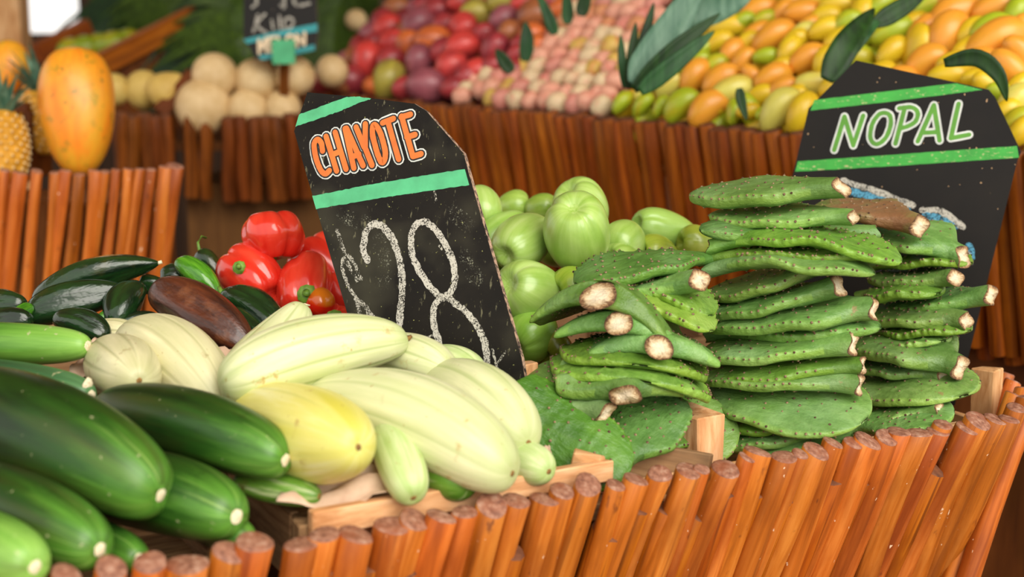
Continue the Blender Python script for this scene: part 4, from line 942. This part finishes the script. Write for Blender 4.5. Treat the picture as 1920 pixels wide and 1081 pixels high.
ROWS = [('lowest row of the yellow heap', [(-187,497,120,-50,G_),(-95,515,130,-55,G_),(-18,533,110,-60,G_),(25,560,90,-70,Y_),(100,515,185,-45,G_),(185,590,100,0,Y_),(222,535,205,-38,O_),(330,555,120,-80,G_),(415,525,150,70,G_),(380,590,120,0,Y_),(575,535,225,-52,PY),(680,545,200,-62,Y_),(480,590,120,-10,G_)]),
 ('second row of the yellow heap', [(-75,440,130,-40,PY),(40,420,150,-50,PY),(165,375,185,-62,O_),(290,395,190,-40,O_),(350,450,210,-8,PY),(430,370,120,60,O_),(540,380,180,-20,O_),(590,435,150,-30,O_),(735,415,165,10,PY),(480,470,140,-30,Y_),(640,470,130,-40,Y_)]),
 ('third row of the yellow heap', [(85,335,150,-20,G_),(180,300,120,-30,G_),(260,320,130,-30,G_),(345,255,150,-50,O_),(400,300,140,-60,O_),(510,280,130,0,G_),(590,330,140,-15,Y_),(620,250,160,-60,Y_),(710,290,180,-25,O_),(800,300,160,-60,Y_),(930,290,180,0,G_)]),
 ('fourth row of the yellow heap', [(200,245,130,-40,G_),(280,210,140,-30,Y_),(470,165,150,-15,O_),(545,185,210,-32,O_),(650,200,140,-30,Y_),(690,165,140,-20,PY),(720,125,130,-20,O_),(800,150,165,-15,Y_),(870,200,170,-20,Y_),(420,210,130,-40,Y_)]),
 ('fifth row of the yellow heap', [(320,140,170,-10,Y_),(400,110,130,-20,G_),(470,60,180,-20,O_),(510,100,130,0,G_),(590,65,130,-60,O_),(690,75,190,10,O_),(790,90,150,-20,Y_),(850,35,165,0,Y_),(960,60,170,-70,Y_),(900,120,150,-40,G_)]),
 ('top row of the yellow heap', [(480,10,160,0,Y_),(640,15,150,-20,O_),(760,15,160,0,Y_),(880,-20,160,-20,O_),(1000,-10,160,-10,Y_),(1060,30,130,-40,G_),(330,60,130,-10,G_),(560,-20,150,-10,Y_)]),
 ('lower right of the yellow heap', [(860,420,200,-30,Y_),(960,400,190,-50,G_),(1050,380,190,-30,Y_),(1150,400,190,-10,O_),(1280,315,210,-42,O_),(1390,380,190,0,Y_),(1440,330,200,10,Y_),(1530,400,160,20,Y_),(1570,440,190,60,Y_),(1670,350,220,60,O_),(1640,470,160,40,G_),(1710,510,210,-50,PY),(1725,610,190,-40,G_),(1660,560,170,-50,Y_),(1740,420,160,-30,Y_),(1700,690,180,-40,Y_)]),
 ('upper right of the yellow heap', [(1130,165,205,-15,G_),(1120,255,170,-40,Y_),(1230,225,200,-70,Y_),(1280,150,190,-30,O_),(1220,120,150,-20,Y_),(1430,80,265,-20,O_),(1390,180,245,-65,O_),(1620,215,290,-25,O_),(1600,150,200,-12,G_),(1510,160,170,-30,Y_),(1610,50,200,-20,O_),(1710,65,180,-60,G_),(1720,270,190,60,O_),(1300,35,170,-30,G_),(1500,250,180,-10,Y_),(1520,30,170,-20,Y_),(1730,150,170,-40,O_),(1560,300,170,20,O_),(1190,60,160,-10,Y_),(1400,0,170,-10,O_)])]
sd_ = 0
for where, items in ROWS:
    cnt = {}
    for (x, y, L, an, colr) in sorted(items):
        cnt[colr] = cnt.get(colr, 0) + 1; sd_ += 1
        heap_fruit('yellow_mango', f'{NAMEC[colr]} mango, {where}, {ORD[cnt[colr]-1]} {NAMEC[colr]} one from left', 'mango', 'yellow mangoes heaped on the back stall',
                   1240 + .3886 * x, .3886 * y, .3886 * L, an, mango_me, colr, .02, sd_, 1.12)
rnd = random.Random(8); und = []
for r_ in range(9):                                   # the layer underneath
    for c_ in range(13):
        px = 1150 + c_ * 66 + rnd.uniform(-12, 12) + (r_ % 2) * 33; py = 232 - r_ * 30 + rnd.uniform(-6, 6) + (px - 1150) * .055
        if px > 1960 or px < 1150 + (r_ * 26): continue
        sd_ += 1; heap_fruit('yellow_mango', 'mango mostly hidden in the layer beneath the top mangoes of the yellow heap', 'mango', 'lower layer of yellow mangoes', px, py, 66, rnd.uniform(-70, 0), mango_me, rnd.choice([Y_, G_, O_, Y_]), -.03, sd_, 1.15, False)
# red mangoes
RD, PU, OR, BR, GY, DR = '#E64A44', '#AC5E68', '#EC7A3A', '#B86E40', '#C2B44A', '#B83E42'
RC = {RD: 'red', PU: 'purplish', OR: 'orange-red', BR: 'brownish', GY: 'yellow-green', DR: 'crimson'}
c3 = lambda x, y: (820 + .3331 * x, .3331 * y)
RED = [('in the left half of the red heap', c2, [(985,160,165,-15,RD),(1010,245,155,-15,RD),(870,340,205,-80,RD),(790,330,120,-60,BR),(985,450,215,-75,GY),(760,460,190,10,DR),(620,470,150,10,DR),(880,510,130,0,OR),(1100,250,150,-70,OR),(1155,345,185,-75,PU),(1200,490,215,10,PU),(690,520,140,0,BR),(1060,520,150,0,DR),(1000,340,150,-30,DR),(900,250,130,-50,DR),(680,400,120,-20,DR)]),
       ('in the middle of the red heap', c2, [(1150,140,185,-30,PU),(1250,60,150,-10,DR),(1300,150,150,-40,DR),(1240,240,200,15,OR),(1340,385,195,-60,RD),(1405,150,160,-50,RD),(1400,270,190,-20,RD),(1430,440,150,-60,DR),(1300,290,160,-20,DR),(1350,500,140,0,DR),(1180,40,130,-30,DR),(1080,180,120,-30,BR)]),
       ('at the right of the red heap', c3, [(215,75,165,-10,GY),(390,15,200,0,GY),(375,110,160,-30,PU),(400,195,160,-60,BR),(150,160,140,-40,RD),(260,195,130,-50,DR),(320,280,190,-70,DR),(220,410,160,-30,RD),(310,380,140,-60,DR),(540,90,180,-30,BR),(530,200,150,-20,OR),(450,310,120,-50,DR),(690,60,130,-30,OR),(780,20,130,0,DR),(640,20,140,-10,DR),(480,20,130,-20,RD),(560,260,120,-30,OR),(470,250,110,0,DR),(120,20,130,0,RD),(290,10,130,0,OR),(430,400,120,-20,DR)])]
for where, cv, items in RED:
    cnt = {}
    for (x, y, L, an, colr) in sorted(items):
        cnt[colr] = cnt.get(colr, 0) + 1; sd_ += 1; q = cv(x, y)
        heap_fruit('red_mango', f'{RC[colr]} mango {where}, {ORD[cnt[colr]-1]} {RC[colr]} one from left', 'mango', 'red mangoes heaped on the back stall', q[0], q[1], .3331 * L, an, rmango_me, colr, .02, sd_, 1.0)
for r_ in range(7):
    for c_ in range(9):
        px = 610 + c_ * 44 + (r_ % 2) * 20; py = 168 - r_ * 26 + (px - 610) * .05
        if px > 1060 - (6 - r_) * 20 or px < 600 + r_ * 22: continue
        sd_ += 1; heap_fruit('red_mango', 'dark red mango mostly hidden beneath the top layer of the red heap', 'mango', 'lower layer of red mangoes', px, py, 52, rnd.uniform(-80, 20), rmango_me, rnd.choice([DR, PU, DR, BR]), -.045, sd_, 1.0, False)
# guavas
def inpoly(x, y, P):
    c = False
    for i in range(len(P)):
        (a, b), (d, e) = P[i], P[i-1]
        if (b > y) != (e > y) and x < (d - a) * (y - b) / (e - b) + a: c = not c
    return c
GP = [(828,178),(880,150),(960,130),(1000,95),(1040,60),(1080,10),(1110,-20),(1250,-20),(1235,60),(1200,120),(1175,160),(1140,190),(1128,218),(1060,212),(920,195)]
GC = {'#F0B49A': 'peach', '#E8A090': 'pink', '#EEDAB0': 'cream', '#E0C060': 'yellowish'}
rnd = random.Random(21); row = 0; py = 212.
while py > -20:
    pxs = [x for x in np.arange(820 + (row % 2) * 13, 1260, 27.)]; cnt = {}
    for px in pxs:
        x, y = px + rnd.uniform(-5, 5), py + rnd.uniform(-5, 5) + (px - 980) * .03
        if not inpoly(x, y, GP): continue
        colr = rnd.choice(['#F0B49A', '#F0B49A', '#E8A090', '#EEDAB0', '#EEDAB0', '#E0C060'] if y > 60 else ['#F0B49A', '#E8A090', '#E0A070' , '#EEDAB0'])
        nm = GC.get(colr, 'orange-pink'); cnt[nm] = cnt.get(nm, 0) + 1; sd_ += 1
        heap_fruit('guava', f'{nm} guava, {ORD[row]} row up in the guava heap, {ORD[cnt[nm]-1]} {nm} one from left', 'guava', 'guavas heaped between red and yellow mangoes', x, y, rnd.uniform(34, 42), rnd.uniform(0, 180), guava_me, colr, .012, sd_, 1.0, False)
    py -= 21; row += 1
for r_ in range(8):
    for c_ in range(12):
        px = 850 + c_ * 36 + (r_ % 2) * 18; py = 200 - r_ * 30
        if inpoly(px, py, GP):
            sd_ += 1; heap_fruit('guava', 'guava mostly hidden beneath the top layer of the guava heap', 'guava', 'lower layer of guavas', px, py, 44, 30, guava_me, '#C88870', -.02, sd_, 1.0, False)

# ---------------------------------------------------------------- long leaves
def blade(name, label, pts, w, m, fold=.25, group=None, cat='leaf', n=14, parent=None, up=None):
    """strap leaf along world points, widest at a third, keel folded"""
    pl = []
    for i in range(n + 1):
        u = i / n * (len(pts) - 1); j = min(int(u), len(pts) - 2); t = u - j
        g = lambda q: pts[min(max(q, 0), len(pts) - 1)]
        a, b, c, d = g(j-1), g(j), g(j+1), g(j+2)
        pl.append(.5 * (2*b + (c-a)*t + (2*a-5*b+4*c-d)*t*t + (3*b-a-3*c+d)*t**3))
    cen = pl[0]; v = []; f = []
    for i, p in enumerate(pl):
        u = i / n; d = (pl[min(i+1, n)] - pl[max(i-1, 0)]).normalized(); vw = (CAMP - p).normalized() if up is None else up
        sd = d.cross(vw).normalized(); nn_ = sd.cross(d).normalized(); ww = w * (min(1, .45 + 2.2 * u) * (1 - max(0, (u - .45) / .55) ** 1.7)) / 2 + .0008
        for e, k_ in ((-1, 0), (-.5, .55), (0, 1), (.5, .55), (1, 0)): v.append(p + sd * ww * e - nn_ * ww * fold * k_ - cen)
    for i in range(n):
        for j in range(4): q = i * 5 + j; f.append((q, q+1, q+6, q+5))
    o = link(name, new_mesh(name, v, f, [m]), parent); o.location = cen if parent is None else cen - parent.location
    md = o.modifiers.new('thickness', 'SOLIDIFY'); md.thickness = .0015
    if label: tag(o, label, cat, group)
    return o
LV = [('broad dark green leaf fanning up between guavas and mangoes, leftmost blade', [(1182,165,3.15),(1204,90,3.18),(1226,5,3.2)], .024, 'leaf_dark'),
      ('wide grey-green leaf blade between guavas and yellow mangoes', [(1192,160,3.12),(1240,85,3.15),(1330,-60,3.2)], .075, 'leaf_blue'),
      ('long leaf blade leaning right over the yellow mangoes', [(1188,168,3.1),(1262,96,3.1),(1350,25,3.12)], .034, 'leaf_dark'),
      ('low leaf blade lying along the edge of the yellow mangoes', [(1200,172,3.06),(1262,122,3.06),(1340,58,3.08)], .034, 'leaf'),
      ('pale grey-green leaf folded over at the top edge', [(1260,20,3.2),(1330,15,3.2),(1410,-5,3.25)], .07, 'leaf_blue'),
      ('short narrow leaf standing at the right end of the guavas', [(1172,165,3.2),(1166,110,3.2),(1164,66,3.22)], .015, 'leaf'),
      ('dark pointed leaf beside the broad fan', [(1178,165,3.16),(1186,100,3.2),(1192,42,3.22)], .020, 'leaf_dark'),
      ('long leaf standing up behind the NOPAL sign among mangoes', [(1550,150,2.8),(1590,80,2.82),(1640,15,2.9)], .05, 'leaf_dark'),
      ('second leaf crossing behind the NOPAL sign', [(1575,120,2.84),(1620,60,2.86),(1650,40,2.9)], .03, 'leaf'),
      ('dark leaf blade at the top right edge over mangoes', [(1640,45,2.9),(1690,15,2.92),(1740,-15,2.95)], .035, 'leaf_dark'),
      ('curling dark leaf arching over mangoes right of the sign', [(1770,118,2.62),(1830,108,2.6),(1872,140,2.58),(1888,190,2.58)], .028, 'leaf_dark'),
      ('small dark leaf hanging over the stick wall edge', [(1386,165,2.98),(1390,190,2.97),(1400,225,2.96)], .018, 'leaf_dark'),
      ('narrow green leaf among red mangoes, leaning left', [(1040,65,3.5),(1030,35,3.5),(1005,-20,3.52)], .026, 'leaf'),
      ('broad short leaf dividing red mangoes from guavas', [(985,115,3.55),(988,75,3.55),(985,40,3.56)], .032, 'leaf'),
      ('small pointed leaf under the bright red mangoes', [(960,135,3.5),(945,115,3.5),(930,92,3.5)], .03, 'leaf_dark'),
      ('upright leaf tip at the top edge above the guavas', [(1064,45,3.5),(1064,15,3.5),(1060,-25,3.5)], .026, 'leaf'),
      ('leaf tip at the top edge right of the upright one', [(1090,30,3.48),(1095,5,3.48),(1105,-25,3.48)], .03, 'leaf_dark')]
for q, (lab, pts, w, m) in enumerate(LV): blade('strap_leaf', lab, [at(x, y, Y - (.28 if q < 7 else .12)) for x, y, Y in pts], w, MAT[m], group='long leaves between the fruit heaps')

# ---------------------------------------------------------------- melon stall
mw = tag(empty('stick_wall', at(440, 350, 4.0)), 'dark stick wall in front of the round melons', 'fence')
rnd = random.Random(31); x = 225.; i = 0
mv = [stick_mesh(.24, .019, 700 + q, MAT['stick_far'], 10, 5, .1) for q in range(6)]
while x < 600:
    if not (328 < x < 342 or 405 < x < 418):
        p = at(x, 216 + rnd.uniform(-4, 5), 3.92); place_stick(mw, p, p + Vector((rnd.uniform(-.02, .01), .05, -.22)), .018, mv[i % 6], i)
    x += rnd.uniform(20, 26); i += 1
p = at(350, 352, 4.05); q = at(640, 352, 4.05)
pl = quad_prism('stall_plinth', p, q, Vector((0, .9, 0)), -p.z, 0.01, MAT['plinth_light']); tag(pl, 'brown plinth under the melon stall', 'plinth')
bd = quad_prism('melon_tray', at(210, 215, 3.98), at(640, 215, 3.98), Vector((0, .8, .10)), -.10, -.075, MAT['plinth']); tag(bd, 'wooden tray under the round melons', 'tray')
MEL = [(402,143,43,3.99,'round netted melon, highest left in the melon stall'),(481,150,40,3.99,'round netted melon in the middle of the upper row'),(553,143,37,3.99,'round netted melon at the right of the upper row below the sign'),
       (381,200,52,3.97,'largest netted melon, lower row at left'),(464,205,39,3.97,'netted melon in the middle of the lower row'),(530,203,34,3.97,'netted melon at the right of the lower row'),(622,133,30,4.08,'pale melon half behind the red mangoes'),
       (214,168,30,4.0,'pale yellow melon just right of the big papaya'),(270,168,36,4.02,'pale yellow melon left of the pear-shaped one'),(436,190,30,4.1,'melon in shade behind the two rows'),(510,185,32,4.12,'melon in shade behind the lower right melon'),(668,38,20,5.2,'dim pale melon far behind the red mangoes')]
for i, (x, y, r, Y, lab) in enumerate(MEL):
    p = at(x, y, Y); rr = r * Y / FPX; d = Vector((rnd.uniform(-1, 1), rnd.uniform(-.5, .5), rnd.uniform(.2, 1))).normalized()
    o = veg('melon', lab, 'melon', p - d * rr, p + d * rr, rr, P(.46), MAT['melon'], 'melons', nseg=32, nring=20, lump=.01, seed=600 + i, color='#FFFFFF' if i not in (7, 8) else '#F4F4B8')
    end_part(o, 'stalk_scar', disc_mesh('stalk_scar', .007, .002, MAT['scar_brown'], 8, i), 1, -.001)
o = veg('melon', 'pear-shaped pale melon with a point to the right, beside the divider', 'melon', at(285,190,3.98), at(342,140,3.98), .048, P(.46, -.35, .7), MAT['melon'], 'melons', nseg=32, nring=20, seed=650, color='#F4F0B0')
end_part(o, 'stalk_scar', disc_mesh('stalk_scar', .006, .002, MAT['scar_brown'], 8, 3), 1, -.001)
dv = tag(empty('slanted_divider', at(322, 180, 3.96)), 'slanting wooden divider between pear-shaped melon and round melons', 'divider')
board('rail', at(298, 212, 3.94), at(362, 138, 3.98), .04, .025, MAT['stick_far'], dv, UP, .003, 51)
for j in range(4): place_stick(dv, at(238 + j * 26, 215, 4.0), at(250 + j * 22, 340, 4.06), .02, mv[j % 6], j)

# melon sign
ms0 = at(525, 50, 3.9); msn = Vector((.05, -.98, .15))
ms = plane_sign('price_sign', 'blurred dark MELON price sign with teal stripes above the melons', ms0, msn, [(457,-70),(590,-70),(596,60),(592,92),(480,112),(456,70)], .012, MAT['black_b'], MAT['sign_edge'])
FM = Face(ms, ms0, msn, c2); pwm = .3331 * 3.9 / FPX
FM.patch('teal_stripe', [(170,222),(380,172),(585,132)], [(190,246),(380,205),(585,178)], MAT['teal'], .0008, .5, 1)
FM.patch('teal_stripe', [(255,312),(420,285),(570,250)], [(270,338),(420,315),(572,282)], MAT['teal'], .0008, .5, 2)
def lt(dx, dy, pts): return [(dx + a, dy + b) for a, b in pts]
MLT = {'letter_m': sharp((258,300),(256,225),(275,270),(294,218),(300,292)), 'letter_e': sharp((318,290),(312,215),(345,208)) + sharp((316,252),(340,248)) + sharp((318,290),(350,284)),
       'letter_l': sharp((364,206),(370,282),(402,276)), 'letter_o': [([(430,198),(450,210),(452,250),(436,272),(416,255),(414,215)], True)], 'letter_n': sharp((472,262),(468,196),(512,252),(514,184))}
for nm, st in MLT.items(): FM.strokes(nm, st, 17 * pwm, MAT['creamp'], .001, .05, 3)
FM.each('chalk_kilo', [([(225,180),(240,130),(250,85)], False), ([(290,80),(245,140),(300,185)], False), ([(330,115),(340,180)], False), ([(372,90),(378,172)], False), ([(425,100),(400,120),(405,160),(440,150),(450,115)], True)], 15 * pwm, MAT['chalk'], .0008, .2, 4)
FM.each('chalk_digits', [([(220,40),(245,15),(232,-40)], False), ([(390,-60),(400,40),(380,30)], False), ([(450,-10),(470,30),(540,20)], False)], 16 * pwm, MAT['chalk'], .0008, .2, 5)
o = link('clip', new_mesh('clip', *box_vf((-.03, -.015, -.032), (.03, 0, .032)), [MAT['mint']], False), ms); o.location = at(533, 97, 3.88) - ms.location
board('sign_stake', at(533, 110, 3.92), at(533, 215, 3.96), .025, .02, MAT['stick_far'], ms, Vector((1, 0, 0)), .001, 5)

# ---------------------------------------------------------------- papaya and pineapple stall at the left
lw = tag(empty('stick_fence', at(170, 520, 3.05)), 'orange stick fence below the big papaya at the left', 'fence')
for i, (X, w, t) in enumerate([(-60,70,58),(30,60,58),(115,80,72),(210,65,62),(310,58,72),(368,60,60),(445,70,82),(535,75,60),(592,50,66),(652,55,56),(722,65,52),(790,70,52),(850,60,54),(935,85,40),(992,90,34)]):
    px, py = X * .3331, 300 + t * .3331; p = at(px, py, 3.0 + .004 * (i % 3)); r = w * .3331 * 3.0 / FPX * .52
    bot = p + Vector((-.075 + .012 * math.sin(i * 2.1), .05, -.40)); place_stick(lw, p, bot, r, stick_mesh((p - bot).length, r, 800 + i, MAT['stick'], 12, 7, .15), i)
p = at(-60, 330, 3.06); q = at(305, 330, 3.06)
tb = quad_prism('stall_plinth', p, q, Vector((-.05, .3, 0)), -p.z, -.06, MAT['plinth']); tag(tb, 'brown box body behind the papaya fence', 'plinth')
PA = [((150,330,3.13),(140,92,3.20),.0830,'big ripe papaya standing upright behind the left stick fence',P(.44,.18,.36)),((20,178,3.5),(16,75,3.52),.05,'orange papaya at the left photo edge behind the pineapple',P(.42)),((52,200,3.46),(70,148,3.46),.026,'small orange fruit between the two papayas',P(.45))]
for i, (a, b, R, lab, pr) in enumerate(PA):
    o = veg('papaya', lab, 'papaya', at(*a), at(*b), R, pr, MAT['papaya'], 'papayas', nseg=40, nring=28, lump=.012, seed=900 + i, rmod=groove(5, .03, 3, i))
    end_part(o, 'stalk_scar', disc_mesh('stalk_scar', .008, .002, MAT['scar_brown'], 9, i), 1, -.001)
sh = tag(empty('display_box', at(45, 205, 3.5)), 'small brown wooden box carrying the papaya behind', 'box')
board('top_board', at(-30, 202, 3.45), at(72, 200, 3.45), .022, .16, MAT['stick_far'], sh, UP, .002, 6)
board('side_board', at(72, 206, 3.45), at(72, 330, 3.45), .02, .16, MAT['stick_far'], sh, Vector((1, 0, 0)), .002, 7)
board('back_board', at(-30, 270, 3.5), at(72, 270, 3.5), .18, .015, MAT['stick_far'], sh, UP, .002, 8)
# pineapple: body of scales, crown of leaves
k = M('pineapple_rind'); v = k.obj(); c = k.ramp(k.noise(k.shift(v), 60, 3), [(.3, '#B07A14'), (.7, '#E6A832')]); k.p(Base_Color=c, Roughness=.6); MAT['pine'] = k.done()
k = M('pineapple_eye'); k.p(Base_Color=C('#EED6A0'), Roughness=.7); MAT['pine_eye'] = k.done()
def pineapple(label, p0, p1, R, body=True, nl=22, spread=.9, hl=.10):
    L = (p1 - p0).length; o = link('pineapple', fruit_mesh('pineapple', L, R, P(.28, -.04), [MAT['pine']], 40, 30, seed=3), None, frame(p0, p1, UP)); tag(o, label, 'pineapple', 'pineapples')
    v = []; f = []; ev = []; ef = []
    rows = 11
    for i in range(rows):
        t = .06 + .88 * (i + .5) / rows; r = R * max(0, 4*t*(1-t)) ** .28; n = max(6, int(2 * math.pi * r / .021))
        for j in range(n):
            th = 2 * math.pi * (j + .5 * (i % 2)) / n; c_ = Vector((r * math.cos(th), r * math.sin(th), -L/2 + L*t)); nz = Vector((math.cos(th), math.sin(th), 0)); tx = Vector((-math.sin(th), math.cos(th), 0)); q = len(v); s_ = .0105
            v += [c_ + tx*s_, c_ + UP*s_, c_ - tx*s_, c_ - UP*s_, c_ + nz*.006]; f += [(q, q+1, q+4), (q+1, q+2, q+4), (q+2, q+3, q+4), (q+3, q, q+4)]
            q = len(ev); e = .0035; ev += [c_ + tx*e + nz*.0045, c_ + UP*e + nz*.0045, c_ - tx*e + nz*.0045, c_ - UP*e + nz*.0045, c_ + nz*.009]; ef += [(q, q+1, q+4), (q+1, q+2, q+4), (q+2, q+3, q+4), (q+3, q, q+4)]
    link('scales', new_mesh('scales', v, f, [MAT['pine']], False), o)['kind'] = 'stuff'; link('eyes', new_mesh('eyes', ev, ef, [MAT['pine_eye']], False), o)['kind'] = 'stuff'
    rn = random.Random(5)
    for j in range(nl):
        th = j * 2.4; k_ = j / nl; out = spread * (1 - k_ * .75); b = Vector((math.cos(th) * R * .25, math.sin(th) * R * .25, L/2 - .01)); ln = hl * (.6 + .6 * k_) * rn.uniform(.85, 1.1)
        d = Vector((math.cos(th) * out, math.sin(th) * out, 1)).normalized(); sd = Vector((-math.sin(th), math.cos(th), 0)); vv = []; ff = []
        for m_ in range(6):
            u = m_ / 5; p = b + d * ln * u + Vector((math.cos(th), math.sin(th), -.4)) * ln * .25 * u * u; w = .012 * (1 - u ** 1.5) + .0006
            vv += [p - sd * w, p + d.cross(sd) * w * .35, p + sd * w]
        for m_ in range(5):
            for e in (0, 1): q = m_ * 3 + e; ff.append((q, q+1, q+4, q+3))
        link('crown_leaf', new_mesh('crown_leaf', vv, ff, [MAT['leaf_blue']]), o)
    return o
pineapple('golden pineapple cut by the left photo edge, pale eyes on its rind', at(2, 345, 3.12), at(0, 208, 3.16), .058, hl=.11)
pineapple('pineapple behind the big papaya, only its grey-green crown showing', at(80, 290, 3.44), at(78, 168, 3.44), .05, spread=1.0, hl=.12)

# ---------------------------------------------------------------- far background: slanting racks, palm leaves, posts
def rack(label, a, b, n, drop):
    r = tag(empty('slanted_rack', (at(*a) + at(*b)) / 2), label, 'rack'); p, q = at(*a), at(*b)
    board('rail', p, q, .07, .05, MAT['stick_back'], r, UP, .003, 61)
    if n == 15: board('shelf_board', at(120, 118, 5.0), at(262, 92, 5.02), .02, .16, MAT['stick_far'], r, UP, .002, 63)
    for j in range(n):
        t = (j + .5) / n; c_ = p * (1-t) + q * t + Vector((0, .05, -.02)); place_stick(r, c_, c_ - UP * drop, .02, mv[j % 6], j)
rack('slanting orange rail with upright dark slats behind the papaya, right one', (188,120,4.7), (365,30,5.0), 15, .42)
rack('slanting orange rail at far left below the bright opening', (70,100,5.4), (165,52,5.6), 8, .4)
def frond(label, pts, nlf, ll, m, seed, w=.03):
    rn = random.Random(seed); pts = [at(*p) for p in pts]; o = tag(empty('palm_frond', pts[0]), label, 'palm leaf', 'palm leaves hung behind the stalls')
    loc = [p - pts[0] for p in pts]
    def g(u): u *= len(loc) - 1; j = min(int(u), len(loc) - 2); t = u - j; return loc[j] * (1-t) + loc[j+1] * t
    link('midrib', tube_mesh('midrib', [g(i / 6) for i in range(7)], [.010 - .0012 * i for i in range(7)], MAT['frond'], 6), o)
    for i in range(nlf):
        u = .12 + .86 * i / nlf; p = g(u); d = (g(min(1, u + .05)) - g(max(0, u - .05))).normalized()
        for s_ in (-1, 1):
            sd = d.cross(Vector((0, -1, .15))).normalized() * s_; l = ll * (1 - .6 * abs(u - .4)) * rn.uniform(.8, 1.1)
            dr = (sd + d * .7 + Vector((0, rn.uniform(-.3, .2), -.35))).normalized(); vv = []; ff = []; wd = dr.cross(Vector((0, 1, .2))).normalized()
            for m_ in range(5):
                t = m_ / 4; c_ = p + dr * l * t - UP * l * .25 * t * t; ww = w * .5 * (1 - t ** 1.6) + .001; vv += [c_ - wd * ww, c_ + wd * ww]
            for m_ in range(4): q = m_ * 2; ff.append((q, q+1, q+3, q+2))
            link('leaflet', new_mesh('leaflet', vv, ff, [m]), o)
FRD = [('palm leaf drooping right above the slanted rail', [(210,-60,6.2),(280,0,6.0),(330,60,5.9),(345,120,5.8)]), ('palm leaf spreading left of the melon sign', [(420,-80,5.2),(400,0,5.0),(380,80,4.9),(372,130,4.85)]), ('palm leaf hanging above the second slanted rail', [(175,-80,6.2),(225,-10,6.0),(280,30,5.9),(320,80,5.8)]),
       ('palm leaf behind the melon sign', [(520,-80,5.5),(560,0,5.4),(600,70,5.3),(610,130,5.2)]), ('palm leaf between melon sign and red mangoes', [(690,-90,5.6),(650,-20,5.4),(630,50,5.2),(625,110,5.1)]), ('palm leaf in deep shade over the racks', [(160,30,5.9),(240,60,5.8),(300,110,5.7)]), ('palm leaf fanning up left of the melon row', [(370,130,5.6),(345,70,5.6),(310,10,5.7),(290,-40,5.8)]), ('palm leaf arching over the left rail', [(310,-90,6.0),(260,-30,5.9),(215,30,5.8),(190,80,5.7)]), ('palm leaf behind the round melons', [(470,140,4.6),(440,80,4.7),(430,20,4.8),(450,-40,4.9)])]
for i, (lab, pts) in enumerate(FRD): frond(lab, pts, 16, .34, MAT['frond'] if i % 2 == 0 else MAT['leaf_dark'], i)
GF = [(214,82,5.01),(160,90,5.0),(240,78,5.03),(187,86,5.02),(134,95,5.0)]
for i, (x, y, Y) in enumerate(GF):
    p = at(x, y, Y); o = veg('lime', f'dim green lime on the slanted rack behind the papaya, {ORD[i]} in the row', 'lime', p - Vector((.05,0,.01)), p + Vector((.05,0,.01)), .045, P(.45), MAT['mango'], 'limes on the rack', nseg=20, nring=14, color='#8AA01E')
    end_part(o, 'stalk_scar', disc_mesh('stalk_scar', .006, .002, MAT['scar_brown'], 7, i), 1, -.001)
pg = struct(box('trim_2', tuple(at(712, 0, 5.2) + Vector((0, 0, -1.4))), tuple(at(724, 0, 5.2) + Vector((.02, .06, 1.4))), MAT['backwall']))
strip_tmp()
